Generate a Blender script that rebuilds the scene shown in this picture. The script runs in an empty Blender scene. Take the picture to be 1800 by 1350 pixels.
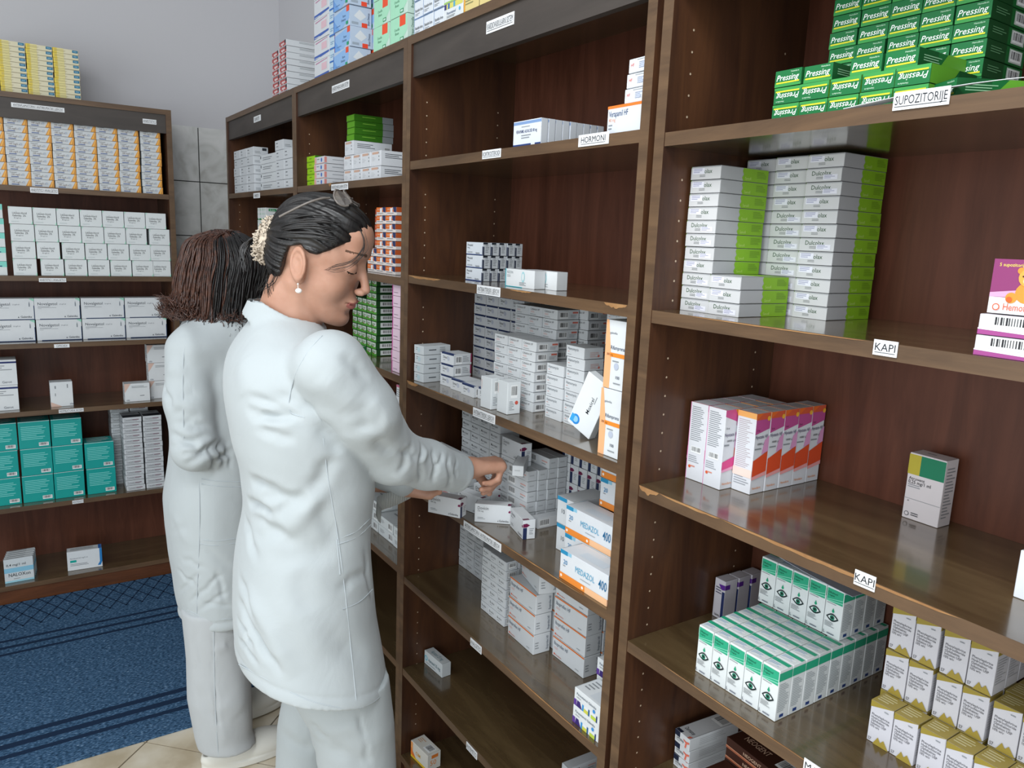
import bpy, bmesh, math, random
import numpy as np
from mathutils import Vector, Matrix, noise
random.seed(7)
SC=bpy.context.scene
COL=SC.collection
# ---------------------------------------------------------------- camera
F_PX=1343.68
RX=Vector((0.549,0.835,0.040)); UX=Vector((-0.177,0.069,0.982))
RX.normalize(); UX=(UX-RX*UX.dot(RX)).normalized(); FX=UX.cross(RX).normalized()
EYE=Vector((0,0,1.6))
cam_d=bpy.data.cameras.new('camera'); cam_d.sensor_width=36; cam_d.lens=F_PX*36/1800; cam_d.clip_start=.02
cam=bpy.data.objects.new('camera',cam_d); COL.objects.link(cam)
M=Matrix.Identity(4)
for i in range(3):
    M[i][0]=RX[i]; M[i][1]=UX[i]; M[i][2]=-FX[i]; M[i][3]=EYE[i]
cam.matrix_world=M; SC.camera=cam
# ---------------------------------------------------------------- light
wd=bpy.data.worlds.new('world'); SC.world=wd; wd.use_nodes=True
wd.node_tree.nodes['Background'].inputs[0].default_value=(0.9,0.95,1.0,1)
wd.node_tree.nodes['Background'].inputs[1].default_value=0.48
def area(name,loc,rot,sx,sy,en,c=(1,.98,.95)):
    l=bpy.data.lights.new(name,'AREA'); l.shape='RECTANGLE'; l.size=sx; l.size_y=sy; l.energy=en; l.color=c
    o=bpy.data.objects.new(name,l); o.location=loc; o.rotation_euler=rot; COL.objects.link(o); return o
def aim(o,t): o.rotation_euler=(Vector(t)-o.location).to_track_quat('-Z','Y').to_euler()
area('ceiling_and_fill_light',(-1.6,-1.0,2.9),(math.radians(12),0,0),1.3,.5,9,(.97,.99,1))
aim(area('ceiling_and_fill_light',(0.5,-1.3,2.75),(0,0,0),1.8,1.0,24,(.95,.98,1)),(-1.3,.9,1.1))
area('ceiling_and_fill_light',(-.25,-.25,2.9),(math.radians(14),0,0),.6,.6,30,(.95,.98,1))  # added fill high above the camera, brightens cartons inside the shelves
aim(area('window_and_fill_light',(-.3,-2.9,1.25),(0,0,0),3.4,2.2,66,(.9,.96,1)),(-1.6,.8,1.0))
aim(area('window_and_fill_light',(2.4,-1.1,1.4),(0,0,0),2.0,2.0,40,(.9,.96,1)),(-3.0,.5,1.0))  # added side fill, no known window; brightens the left bookcase fronts
SC.view_settings.view_transform='Standard'; SC.view_settings.look='None'
SC.view_settings.gamma=1; SC.view_settings.use_curve_mapping=False; SC.view_settings.exposure=0.0
SC.cycles.use_denoising=True; SC.cycles.max_bounces=7; SC.cycles.diffuse_bounces=4; SC.cycles.glossy_bounces=3
# ---------------------------------------------------------------- materials
def lin(h):
    h=h.lstrip('#'); c=[int(h[i:i+2],16)/255 for i in (0,2,4)]
    return tuple((x/12.92 if x<=.04045 else ((x+.055)/1.055)**2.4) for x in c)+(1,)
_m={}
def mat(h,rough=.45,spec=.35,kind='card'):
    k=(h,rough,kind)
    if k in _m: return _m[k]
    m=bpy.data.materials.new('%s_%s'%(kind,h)); m.use_nodes=True; nt=m.node_tree; b=nt.nodes['Principled BSDF']
    b.inputs['Roughness'].default_value=rough; b.inputs['Specular IOR Level'].default_value=spec
    if kind in('card','paper'):
        n=nt.nodes.new('ShaderNodeTexNoise'); n.inputs['Scale'].default_value=35
        tc=nt.nodes.new('ShaderNodeTexCoord'); nt.links.new(tc.outputs['Object'],n.inputs['Vector'])
        mx=nt.nodes.new('ShaderNodeMix'); mx.data_type='RGBA'; c=lin(h)
        mx.inputs['A'].default_value=c; mx.inputs['B'].default_value=(c[0]*.93,c[1]*.93,c[2]*.93,1)
        nt.links.new(n.outputs['Fac'],mx.inputs['Factor']); nt.links.new(mx.outputs['Result'],b.inputs['Base Color'])
    else: b.inputs['Base Color'].default_value=lin(h)
    _m[k]=m; return m
def nodes(m):
    m.use_nodes=True; return m.node_tree, m.node_tree.nodes['Principled BSDF']
def ramp(nt,fac,stops):
    r=nt.nodes.new('ShaderNodeValToRGB'); nt.links.new(fac,r.inputs[0]); e=r.color_ramp.elements
    while len(e)<len(stops): e.new(.5)
    for i,(p,c) in enumerate(stops): e[i].position=p; e[i].color=lin(c)
    return r
def wood(name,dark,light,scale,rough=.33,spec=.5,bump=.02):
    m=bpy.data.materials.new(name); nt,b=nodes(m)
    tc=nt.nodes.new('ShaderNodeTexCoord'); mp=nt.nodes.new('ShaderNodeMapping'); mp.inputs['Scale'].default_value=scale
    nt.links.new(tc.outputs['Object'],mp.inputs['Vector'])
    n=nt.nodes.new('ShaderNodeTexNoise'); n.inputs['Scale'].default_value=3; n.inputs['Detail'].default_value=8; n.inputs['Roughness'].default_value=.65; n.inputs['Distortion'].default_value=.6
    nt.links.new(mp.outputs[0],n.inputs['Vector'])
    r=ramp(nt,n.outputs['Fac'],[(.32,dark),(.68,light)]); nt.links.new(r.outputs[0],b.inputs['Base Color'])
    n2=nt.nodes.new('ShaderNodeTexNoise'); n2.inputs['Scale'].default_value=6; nt.links.new(tc.outputs['Object'],n2.inputs['Vector'])
    mr=nt.nodes.new('ShaderNodeMapRange'); mr.inputs['To Min'].default_value=rough-.06; mr.inputs['To Max'].default_value=rough+.08
    nt.links.new(n2.outputs['Fac'],mr.inputs['Value']); nt.links.new(mr.outputs[0],b.inputs['Roughness'])
    b.inputs['Specular IOR Level'].default_value=spec
    if rough<.25: b.inputs['Coat Weight'].default_value=.7; b.inputs['Coat Roughness'].default_value=.10
    bp=nt.nodes.new('ShaderNodeBump'); bp.inputs['Strength'].default_value=bump*4; bp.inputs['Distance'].default_value=.002
    nt.links.new(n.outputs['Fac'],bp.inputs['Height']); nt.links.new(bp.outputs[0],b.inputs['Normal'])
    return m
W_SIDE=wood('walnut_side','38231a','563723',(7,7,.9),.36,.35)
W_BACK=wood('walnut_back','4a291c','643b2b',(8,8,.8),.40,.3)
W_SHELF=wood('walnut_shelf','453622','615036',(1.0,7,7),.2,.8)
W_EDGE=wood('walnut_edge','4a3726','6a5139',(1,8,8),.4)
W_PLINTH=wood('walnut_plinth','4a2b19','6b4026',(1,6,6),.35)
W_FASC=wood('fascia_veneer','37312d','463f3a',(1,6,6),.5)
W_CHIP=wood('bare_chipboard','8a6340','a98257',(6,6,6),.8,.2)
HOLE=mat('b8a48c',.4,.5,'metal')
# ---------------------------------------------------------------- mesh helpers
class MB:
    """collects quads and polygons with material slots"""
    def __init__(s): s.v=[]; s.f=[]; s.mi=[]; s.ms=[]
    def slot(s,m):
        if m not in s.ms: s.ms.append(m)
        return s.ms.index(m)
    def poly(s,pts,m):
        n=len(s.v); s.v+= [tuple(p) for p in pts]; s.f.append(tuple(range(n,n+len(pts)))); s.mi.append(s.slot(m))
    def box(s,x0,y0,z0,x1,y1,z1,m,mf=None,mt=None,bev=0):
        """mf = material of the -y face, mt = material of top/bottom"""
        P=[(x0,y0,z0),(x1,y0,z0),(x1,y1,z0),(x0,y1,z0),(x0,y0,z1),(x1,y0,z1),(x1,y1,z1),(x0,y1,z1)]
        n=len(s.v); s.v+=P
        for q,mm in (((0,3,2,1),mt or m),((4,5,6,7),mt or m),((0,1,5,4),mf or m),((1,2,6,5),m),((2,3,7,6),m),((3,0,4,7),m)):
            s.f.append(tuple(n+i for i in q)); s.mi.append(s.slot(mm))
    def tris(s,vs,fs,m):
        n=len(s.v); s.v+=[tuple(p) for p in vs]; k=s.slot(m)
        for f in fs: s.f.append(tuple(n+i for i in f)); s.mi.append(k)
    def mesh(s,name,smooth=False):
        me=bpy.data.meshes.new(name); me.from_pydata(s.v,[],s.f)
        for m in s.ms: me.materials.append(m)
        me.polygons.foreach_set('material_index',s.mi)
        if smooth: me.polygons.foreach_set('use_smooth',[True]*len(s.f))
        me.update(); return me
    def build(s,name,parent=None,smooth=False):
        return link(name,s.mesh(name,smooth),parent)
def link(name,me,parent=None):
    o=bpy.data.objects.new(name,me); COL.objects.link(o)
    if parent: o.parent=parent
    return o
def tag(o,label=None,cat=None,group=None,kind=None):
    if label: o['label']=label
    if cat: o['category']=cat
    if group: o['group']=group
    if kind: o['kind']=kind
    return o
def empty(name,loc,rz=0):
    o=bpy.data.objects.new(name,None); o.empty_display_size=.05; COL.objects.link(o); o.location=loc; o.rotation_euler=(0,0,rz); return o
_t={}
def text2d(s,shear=0,bold=0):
    """triangulated outline of a word, height of capitals = 1, left bottom at 0,0"""
    k=(s,shear,bold)
    if k in _t: return _t[k]
    c=bpy.data.curves.new('t','FONT'); c.body=s; c.size=1; c.resolution_u=2; c.shear=shear; c.offset=bold
    o=bpy.data.objects.new('t',c); COL.objects.link(o)
    me=bpy.data.meshes.new_from_object(o)
    v=[(p.co.x,p.co.y) for p in me.vertices]; f=[tuple(p.vertices) for p in me.polygons]
    bpy.data.objects.remove(o); bpy.data.meshes.remove(me); bpy.data.curves.remove(c)
    x0=min(p[0] for p in v); x1=max(p[0] for p in v)
    v=[((a-x0)/.7,b/.7) for a,b in v]
    _t[k]=(v,f,(x1-x0)/.7); return _t[k]
INK='23262b'
rl=random.Random(3)
def face_art(mb,items,O,U,V,N,W,H):
    """O corner, U right, V up, N out; items in fractions of the face"""
    def P(u,v,e): return O+U*(u*W)+V*(v*H)+N*e
    for i,it in enumerate(items):
        e=.00025+.00012*i; t=it[0]
        if t=='r':
            _,a,b,c,d,h=it; mb.poly([P(a,b,e),P(c,b,e),P(c,d,e),P(a,d,e)],mat(h))
        elif t=='p':
            mb.poly([P(a,b,e) for a,b in it[1]],mat(it[2]))
        elif t=='o':
            _,a,b,rr,h=it[:5]; sx=it[5] if len(it)>5 else 1
            mb.poly([O+U*(a*W+rr*H*sx*math.cos(q*math.pi/8))+V*(b*H+rr*H*math.sin(q*math.pi/8))+N*e for q in range(16)],mat(h))
        elif t in('t','ti','tr','tu'):
            _,s,a,b,hh,h=it[:6]; mw=it[6] if len(it)>6 else .95
            v,f,w=text2d(s,.25 if t=='ti' else 0,.004 if t!='tr' else 0)
            if t=='tu':   # runs upwards
                sc=hh*W; sl=min(1,mw*H/(w*sc))
                mb.tris([O+U*(a*W-y*sc)+V*(b*H+x*sc*sl)+N*e for x,y in v],f,mat(h))
            else:
                sc=hh*H; sl=min(1,mw*W/(w*sc))
                mb.tris([O+U*(a*W+x*sc*sl)+V*(b*H+y*sc)+N*e for x,y in v],f,mat(h))
        elif t=='l':
            _,a,b,c,d,n,h=it
            for k in range(n):
                y1=d-(d-b)*k/n; y0=y1-(d-b)/n*.38; c2=a+(c-a)*rl.uniform(.55,1)
                mb.poly([P(a,y0,e),P(c2,y0,e),P(c2,y1,e),P(a,y1,e)],mat(h))
        elif t=='b':
            _,a,b,c,d=it[:5]
            mb.poly([P(a,b,e),P(c,b,e),P(c,d,e),P(a,d,e)],mat('eef0f0'))
            n=17; x=a+(c-a)*.06; st=(c-a)*.88/n
            for k in range(n):
                w=st*rl.choice((.35,.5,.75)); y0=b+(d-b)*.22; y1=d-(d-b)*.08
                mb.poly([P(x,y0,e+.0001),P(x+w,y0,e+.0001),P(x+w,y1,e+.0001),P(x,y1,e+.0001)],mat('2b2b2e')); x+=st
X=Vector((1,0,0));Y=Vector((0,1,0));Z=Vector((0,0,1))
def carton_mesh(name,w,d,h,base='dfe2e3',F=(),R=None,T=(),L=None,flap=True):
    """closed folding carton, origin at base centre, front is -y"""
    mb=MB(); g=.0004; b=.0007
    bm=bmesh.new(); bmesh.ops.create_cube(bm,size=1)
    for v in bm.verts: v.co=Vector((v.co.x*(w-2*g),v.co.y*(d-2*g),(v.co.z+.5)*(h-2*g)+g))
    bmesh.ops.bevel(bm,geom=list(bm.edges),offset=b,segments=1,affect='EDGES')
    bm.verts.index_update(); mb.tris([v.co[:] for v in bm.verts],[[v.index for v in f.verts] for f in bm.faces],mat(base)); bm.free()
    if flap: # fold line of the tuck flap on both short ends
        for sgn in (-1,1):
            x=sgn*(w/2-.002)
            mb.poly([(x-.0004,-d/2+.002,h+.00002),(x+.0004,-d/2+.002,h+.00002),(x+.0004,d/2-.002,h+.00002),(x-.0004,d/2-.002,h+.00002)],mat('9da1a3'))
    a,c=w/2-g,d/2-g
    face_art(mb,F,Vector((-a,-c,g)),X,Z,-Y,2*a,h-2*g)
    if R is None and L is not None: R=L
    if L is None and R is not None: L=R
    face_art(mb,R or (),Vector((a,-c,g)),Y,Z,X,2*c,h-2*g)
    face_art(mb,L or (),Vector((-a,c,g)),-Y,Z,-X,2*c,h-2*g)
    face_art(mb,T,Vector((-a,-c,h-g)),X,Y,Z,2*a,2*c)
    return mb.mesh(name)
KIND={}
def kind(key,name,w,d,h,**kw): KIND[key]=(name,w,d,h,carton_mesh(name,w,d,h,**kw))
def put(key,x,y,z,ang=0,label='',group=None,flip=False,tilt=0,cat='medicine box'):
    """x,y = front left bottom corner seen from its front; ang in degrees"""
    name,w,d,h,me=KIND[key]
    o=bpy.data.objects.new(name,me); COL.objects.link(o)
    a=math.radians(ang); cx,cy=w/2,d/2
    o.location=(x+math.cos(a)*cx-math.sin(a)*cy, y+math.sin(a)*cx+math.cos(a)*cy, z)
    o.rotation_euler=(0,0,a)
    if flip:
        o.rotation_euler=(0,math.pi,a); o.location.z=z+h
    if tilt:
        o.rotation_euler=(0,math.radians(tilt),a)
    tag(o,label,cat,group); return o
ORD=['','','second','third','fourth','fifth','sixth','seventh','eighth','ninth','tenth','eleventh','twelfth','thirteenth','fourteenth']
def rowpos(i,n):   # i counted from the top, 1..n
    if n==1: return ''
    if i==1: return 'topmost'
    if i==n: return 'bottom one'
    if i<=n/2+.5: return ORD[i]+' from the top'
    return ORD[n-i+1]+' from the bottom'
jit=random.Random(11)
def column(key,x,y,z,n,desc,where,group,ang=0,j=.0012,flip=False,skip=0,step=None):
    """n boxes stacked; where = which column"""
    h=step or KIND[key][3]
    for k in range(skip,n):
        lab='%s, %s%s'%(desc,(rowpos(n-k,n)+', ') if n>1 else '',where)
        put(key,x+jit.uniform(-j,j)*(ang==0)+0*j,y+jit.uniform(-j,j),z+k*(h+.0003),ang+jit.uniform(-.6,.6),lab,group,flip)
# ---------------------------------------------------------------- room
def tile_mat():
    m=bpy.data.materials.new('wall_tile'); nt,b=nodes(m); tc=nt.nodes.new('ShaderNodeTexCoord')
    n=nt.nodes.new('ShaderNodeTexNoise'); n.inputs['Scale'].default_value=9; n.inputs['Detail'].default_value=7; n.inputs['Distortion'].default_value=1.2
    nt.links.new(tc.outputs['Object'],n.inputs['Vector'])
    r=ramp(nt,n.outputs['Fac'],[(.36,'bdbcb8'),(.5,'cfd0cd'),(.64,'dadad8')]); nt.links.new(r.outputs[0],b.inputs['Base Color']); b.inputs['Roughness'].default_value=.25
    return m
def plaster(name,c):
    m=bpy.data.materials.new(name); nt,b=nodes(m); tc=nt.nodes.new('ShaderNodeTexCoord')
    n=nt.nodes.new('ShaderNodeTexNoise'); n.inputs['Scale'].default_value=60; n.inputs['Detail'].default_value=5
    nt.links.new(tc.outputs['Object'],n.inputs['Vector'])
    b.inputs['Base Color'].default_value=lin(c); b.inputs['Roughness'].default_value=.85; b.inputs['Specular IOR Level'].default_value=.2
    bp=nt.nodes.new('ShaderNodeBump'); bp.inputs['Strength'].default_value=.15; bp.inputs['Distance'].default_value=.002
    nt.links.new(n.outputs['Fac'],bp.inputs['Height']); nt.links.new(bp.outputs[0],b.inputs['Normal']); return m
PL=plaster('painted_plaster','c5c4c7'); TILE=tile_mat(); GROUT=mat('3a3a39',.9,.1,'grout')
XW,YW=-3.955,1.20
mb=MB(); mb.box(XW-.1,-3,0,XW,YW+.1,3.0,PL); tag(mb.build('wall_left'),'pale grey plaster wall behind the left bookcase','wall',kind='structure')
mb=MB(); mb.box(XW,YW,0,1.6,YW+.1,3.0,PL); tag(mb.build('wall_back'),'pale grey plaster wall behind the long bookcases','wall',kind='structure')
# wall tiles, one dado of square tiles with open dark joints
mb=MB(); mb.box(XW,-3,0,XW+.004,YW,2.055,GROUT)
for i in range(-19,3):
    for k in range(9):
        y0=.81+.2*i; z0=2.06-.2515*(k+1)
        if y0+.2>YW+.01: continue
        mb.box(XW+.004,y0+.0022,max(z0+.0022,.001),XW+.009,y0+.1978,z0+.2493,TILE)
tag(mb.build('trim_1'),'grey marbled wall tiles between the bookcases','wall tiles',kind='structure')
# floor: cream tiles laid on the diagonal
m=bpy.data.materials.new('floor_tile'); nt,b=nodes(m); tc=nt.nodes.new('ShaderNodeTexCoord')
n=nt.nodes.new('ShaderNodeTexNoise'); n.inputs['Scale'].default_value=7; n.inputs['Detail'].default_value=8
nt.links.new(tc.outputs['Object'],n.inputs['Vector'])
r_=ramp(nt,n.outputs['Fac'],[(.35,'b7a88e'),(.5,'cbbfa8'),(.65,'d8cfbd')]); nt.links.new(r_.outputs[0],b.inputs['Base Color']); b.inputs['Roughness'].default_value=.3
mb=MB(); mb.box(XW,-3,-.05,1.6,YW,-.004,mat('6d6457',.9,.1,'grout'))
q=math.sqrt(.5); S=.33
for i in range(-16,17):
    for k in range(-16,17):
        # tile in rotated frame, with one joint through (-2.40,.274)
        a0,b0=i*S+.0025,k*S+.0025; a1,b1=(i+1)*S-.0025,(k+1)*S-.0025
        P=[]
        for a_,b_ in ((a0,b0),(a1,b0),(a1,b1),(a0,b1)): P.append((-2.40+q*(a_-b_),.274+q*(a_+b_)))
        if any(p[0]<XW or p[0]>1.6 or p[1]<-3 or p[1]>YW for p in P): continue
        mb.poly([(p[0],p[1],0) for p in P],m)
        for j in range(4): p,p2=P[j],P[(j+1)%4]; mb.poly([(p[0],p[1],-.004),(p2[0],p2[1],-.004),(p2[0],p2[1],0),(p[0],p[1],0)],m)
tag(mb.build('floor'),'cream ceramic floor tiles laid diagonally','floor',kind='structure')
# carpet
m=bpy.data.materials.new('blue_needle_felt'); nt,b=nodes(m); tc=nt.nodes.new('ShaderNodeTexCoord')
n=nt.nodes.new('ShaderNodeTexNoise'); n.inputs['Scale'].default_value=170; n.inputs['Detail'].default_value=3
mp=nt.nodes.new('ShaderNodeMapping'); mp.inputs['Scale'].default_value=(1.6,.6,1); nt.links.new(tc.outputs['Object'],mp.inputs['Vector']); nt.links.new(mp.outputs[0],n.inputs['Vector'])
r_=ramp(nt,n.outputs['Fac'],[(.3,'20344a'),(.48,'375674'),(.64,'59799a'),(.78,'9cb2c4')]); nt.links.new(r_.outputs[0],b.inputs['Base Color']); b.inputs['Roughness'].default_value=.95; b.inputs['Specular IOR Level'].default_value=.1
bp=nt.nodes.new('ShaderNodeBump'); bp.inputs['Strength'].default_value=.6; bp.inputs['Distance'].default_value=.003; nt.links.new(n.outputs['Fac'],bp.inputs['Height']); nt.links.new(bp.outputs[0],b.inputs['Normal'])
DK=mat('1f3048',.95,.1,'felt')
mb=MB(); c0,c1,cy0,cy1=-3.6312,-2.405,-2.2,.80
mb.box(c0,cy0,.0008,c1,cy1,.007,m)
zc=.0074
for xx,wd_ in ((-3.29,.016),(-3.235,.018),(-3.18,.016),(-2.63,.024),(-2.575,.026),(-2.52,.02)):
    mb.poly([(xx-wd_/2,cy0,zc),(xx+wd_/2,cy0,zc),(xx+wd_/2,cy1,zc),(xx-wd_/2,cy1,zc)],DK)
for s_ in (-1,1):
    for k in range(64):
        y0=cy0-.5+k*.062; xa,xb=-3.63,-3.39; dy=.21*.62
        ya,yb=(y0,y0+dy) if s_>0 else (y0+dy,y0)
        if min(ya,yb)<cy0 or max(ya,yb)>cy1: continue
        mb.poly([(xa,ya-.0028,zc),(xb,yb-.0028,zc),(xb,yb+.0028,zc),(xa,ya+.0028,zc)],DK)
tag(mb.build('runner_carpet'),'blue ribbed carpet with dark stripes in front of the left bookcase','carpet')
# ---------------------------------------------------------------- bookcases
TH=.0205
rc=random.Random(21)
def strip_label(par,x0,x1,zc,txt,h=.03,y=-.0016,lean=0,sz=.5):
    """paper strip stuck on a shelf edge"""
    mb=MB(); w=x1-x0; mb.box(x0,y,zc-h/2,x1,y+.0012,zc+h/2,mat('e6e8ea',.6,.3,'paper'))
    v,f,tw=text2d(txt,0,0); sc=h*sz; sl=min(1,w*.93/(tw*sc)); ox=x0+(w-tw*sc*sl)/2
    mb.tris([(ox+a*sc*sl,y-.0003,zc-sc*.4+b_*sc) for a,b_ in v],f,mat('24272c'))
    mb.poly([(ox,y-.0003,zc-sc*.66),(ox+tw*sc*sl,y-.0003,zc-sc*.66),(ox+tw*sc*sl,y-.0003,zc-sc*.58),(ox,y-.0003,zc-sc*.58)],mat('24272c'))
    return mb.build('shelf_label',par)
def bookcase(label,loc,ang,W,shelves,D=.315,H=2.078,fascia=True,floor_z=.085,labels=(),chips=(),plinth=True,side_m=None,group=None):
    r=empty('bookcase',loc,math.radians(ang)); tag(r,label,'bookcase',group)
    p=.0215
    for k,(xa,xb,inner) in enumerate(((0,p,p+.0004),(W-p,W,W-p-.0004))):
        mb=MB(); mb.box(xa,0,0,xb,D,H,W_SIDE,mf=W_EDGE)
        sg=1 if k==0 else -1
        for z in np.arange(.2,1.95,.032):   # rows of peg holes
            if int(round(z/.032))%9 in (0,1): continue
            for yy in (.045,D-.06):
                mb.poly([(inner+sg*.0001,yy+.0019*math.cos(q_*math.pi/4),z+.0019*math.sin(q_*math.pi/4)) for q_ in range(8)],HOLE)
        mb.build('side_panel',r)
    mb=MB(); mb.box(p,D-.008,.02,W-p,D,H-TH,W_BACK); mb.build('back_panel',r)
    mb=MB(); mb.box(p,0,H-TH,W-p,D-.008,H-.0005,W_SHELF,mf=W_EDGE); mb.build('top_panel',r)
    tops=[]
    if fascia:
        mb=MB(); mb.box(p,.006,1.982,W-p,.022,H-TH,W_FASC); fo=mb.build('fascia',r)
    mb=MB(); mb.box(p,.0,floor_z-TH,W-p,D-.008,floor_z,W_SHELF,mf=W_EDGE); mb.build('bottom_panel',r)
    if plinth:
        mb=MB(); mb.box(p,.010,.001,W-p,.026,floor_z-TH,W_PLINTH); mb.build('plinth',r)
    so={}
    for i,z in enumerate(shelves):
        mb=MB(); mb.box(p+.0005,.001,z-TH,W-p-.0005,D-.0085,z,W_SHELF,mf=W_EDGE)
        for (ci,a,b_,dep) in chips:     # places where the edge banding broke away
            if ci!=i: continue
            n_=14; top=[]; bot=[]
            for q_ in range(n_+1):
                u=a+(b_-a)*q_/n_; e_=dep*math.sin(math.pi*q_/n_)**.5*(.6+.4*rc.random())
                top.append((u,z-.0006)); bot.append((u,z-.0006-e_))
            for q_ in range(n_):
                mb.poly([(top[q_][0],.0002,top[q_][1]),(top[q_+1][0],.0002,top[q_+1][1]),(bot[q_+1][0],.0002,bot[q_+1][1]),(bot[q_][0],.0002,bot[q_][1])][::-1],W_CHIP)
        so[i]=mb.build('shelf',r)
    for (i,xa,xb,dz,txt,h) in labels:
        if i=='f': strip_label(fo,xa,xb,2.025+dz,txt,h,y=.0044)
        else: strip_label(so[i],xa,xb,shelves[i]-TH/2+dz,txt,h,y=-.0012)
    return r
ZL=[1.730,1.380,1.108,.828,.425]
ZA=[1.750,1.490,1.228,.955,.685,.392]
ZB=[1.782,1.500,1.225,.948,.670,.392]
ZC=[1.772,1.497,1.203,.917,.632,.35]
YF=.87
KS='KARDIOVASKULARNI SISTEM'; AI='ANTIINFLAMATORNI I ANTIREUMATSKI LIJEKOVI'; AB='ANTIBAKTERIJSKI LIJEKOVI'
# the left bookcase faces +x: local x runs along +y
yl0=.64-1.75
bookcase('dark walnut bookcase standing on the left wall, facing the aisle',(-3.632,yl0,0),90,1.75,ZL,D=.31,
  labels=(('f',.071-yl0,.248-yl0,.006,AI,.017),('f',.53-yl0,.582-yl0,-.002,'ANESTETICI',.019),(0,.112-yl0,.207-yl0,-.004,'ANESTETICI I ANALGETICI',.020),(1,.119-yl0,.214-yl0,-.006,'ANESTETICI I ANALGETICI',.016),
          (2,.155-yl0,.210-yl0,-.004,'OPIOIDI',.015),(3,.155-yl0,.246-yl0,0,'RESPIRATORNI SISTEM',.015),(4,.181-yl0,.223-yl0,0,'ANTIDOTI',.015)))
BX=[-3.667,-2.7105,-1.8245,-.927]
bookcase('narrow walnut bookcase at the far end, next to the tiled wall',(BX[0],YF,0),0,BX[1]-BX[0]-.0005,ZA,floor_z=.115,
  labels=(('f',.436,.532,.0,'DIJABETES',.022),(0,.429,.519,-.008,'DIJABETES',.020)))
bookcase('walnut bookcase behind the women, topped with blue and green cartons',(BX[1],YF,0),0,BX[2]-BX[1]-.0005,ZA,floor_z=.115,
  labels=(('f',.351,.490,.0,KS,.021),(0,.358,.495,-.004,KS,.018)),chips=((0,.33,.355,.012),))
bookcase('walnut bookcase the dark-haired woman is reaching into',(BX[2],YF,0),0,-.941-BX[2],ZB,floor_z=.115,
  labels=(('f',.366,.470,.004,KS,.024),(0,.375,.448,.002,'KORTIKOSTEROIDI',.0175),(0,.705,.787,.004,'HORMONI',.020),(1,.370,.465,.0,AB,.0195),
          (2,.370,.463,-.001,AB,.020),(3,.343,.507,-.003,AI,.019),(4,.391,.441,-.003,'ANALGETICI',.019),(5,.388,.438,-.003,'ANTIEMETICI',.019)),
  chips=((1,.0225,.2,.007),(1,.50,.58,.004),(1,.80,.86,.009),(2,.0225,.09,.011),(2,.12,.3,.002),(3,.5,.8,.003),(4,.5,.86,.003)))
bookcase('walnut bookcase nearest the camera, with laxative and eye drop cartons',(BX[3],YF,0),0,.90,ZC,floor_z=.115,D=.325,fascia=True,
  labels=((0,.392,.456,.011,'SUPOZITORIJE',.0195),(1,.406,.436,.004,'KAPI',.0185),(2,.42,.448,.008,'KAPI',.0195),(3,.383,.425,.004,'MASTI',.020)),
  chips=((2,.0225,.07,.012),(2,.07,.2,.005),(2,.2,.55,.006),(1,.1,.4,.002),(3,.1,.4,.002)))
# ---------------------------------------------------------------- carton kinds
G='8b9094'; WH='dde1e3'
kind('yellow','suture_carton',.0885,.16,.0186,base='d9d2b4',
  F=(('r',0,0,.16,1,'dfc74e'),('r',.16,0,.42,1,'e2d795'),('l',.06,.2,.6,.75,3,'a89c6c'),('r',.76,.38,.98,.92,'1f6f92'),('r',.8,.6,.93,.7,'a9cbd8')),
  T=(('r',0,0,.2,1,'e2c53a'),),L=(('r',0,0,1,.9,'d8c9a6'),))
kind('orange','ampoule_carton',.078,.10,.0285,base='ccd0d2',
  F=(('p',[(.74,0),(1,0),(1,1),(.92,1)],'cf9040'),('p',[(.8,.05),(.88,.05),(.97,.95),(.93,.95)],'f0b45a'),('t','Trimusol',.08,.68,.17,'4a4d52',.3),('t','100 mg/5 ml',.16,.36,.24,'7c6a60',.5),('r',.14,.12,.46,.22,'2f4c8a'),('o',.66,.5,.17,'b2bac4')))
kind('lido','ampoule_carton',.0805,.075,.067,base='dadfe0',
  F=(('t','Lidokain-hlorid',.17,.58,.115,INK,.6),('t','Galenika  2%',.17,.43,.115,INK,.56),('tr','40 mg/2 ml',.22,.31,.07,'4c5258',.3),('r',.3,.72,.36,.73,G),('l',.1,.08,.5,.16,2,'b9c4c4'),('p',[(.93,0),(1,0),(1,.2)],'a6dcc4'),('p',[(0,.85),(.08,1),(0,1)],'b5e0cc')),
  L=(('l',.2,.2,.8,.8,5,'b8bdc0'),))
kind('noval','ampoule_carton',.1645,.07,.0880,base='d8dcdf',
  F=(('t','Novalgetol',.07,.68,.13,'1c2838',.46),('tr','2,5 g/5 ml',.54,.70,.05,'3c4656',.2),('r',.07,.60,.32,.615,'59616c'),('r',.07,.56,.47,.57,'59616c'),('l',.07,.49,.2,.52,1,G),
     ('t','Galenika',.70,.10,.09,'1c2838',.25),('p',[(.64,.10),(.655,.17),(.67,.10)],'1c2838'),('r',.10,.0,1,.035,'17345c'),('r',.985,0,1,.66,'17345c'),('r',.885,.62,.905,.78,'7a828c'),('r',.89,.78,.9,.84,'7a828c'),('p',[(.9,.97),(1,.86),(1,1),(.9,1)],'9ad2bc')))
kind('teal','teal_carton',.1135,.10,.1165,base='0f9c96',
  F=(('r',.01,.01,.99,.985,'0c9c95'),('l',.08,.30,.92,.82,8,'7fcfc9'),('b',.62,.07,.93,.2),('r',0,.985,1,1,'cfe4e2')),
  T=(('l',.1,.1,.9,.9,6,'c9d6d6'),),L=(('l',.1,.2,.9,.8,6,'7fcfc9'),))
kind('tealcol','teal_carton',.04,.08,.055,base='d6dcdc',F=(('r',0,.6,1,1,'7fd2c4'),('r',.0,.62,.6,.7,'2b5e78')))
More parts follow.
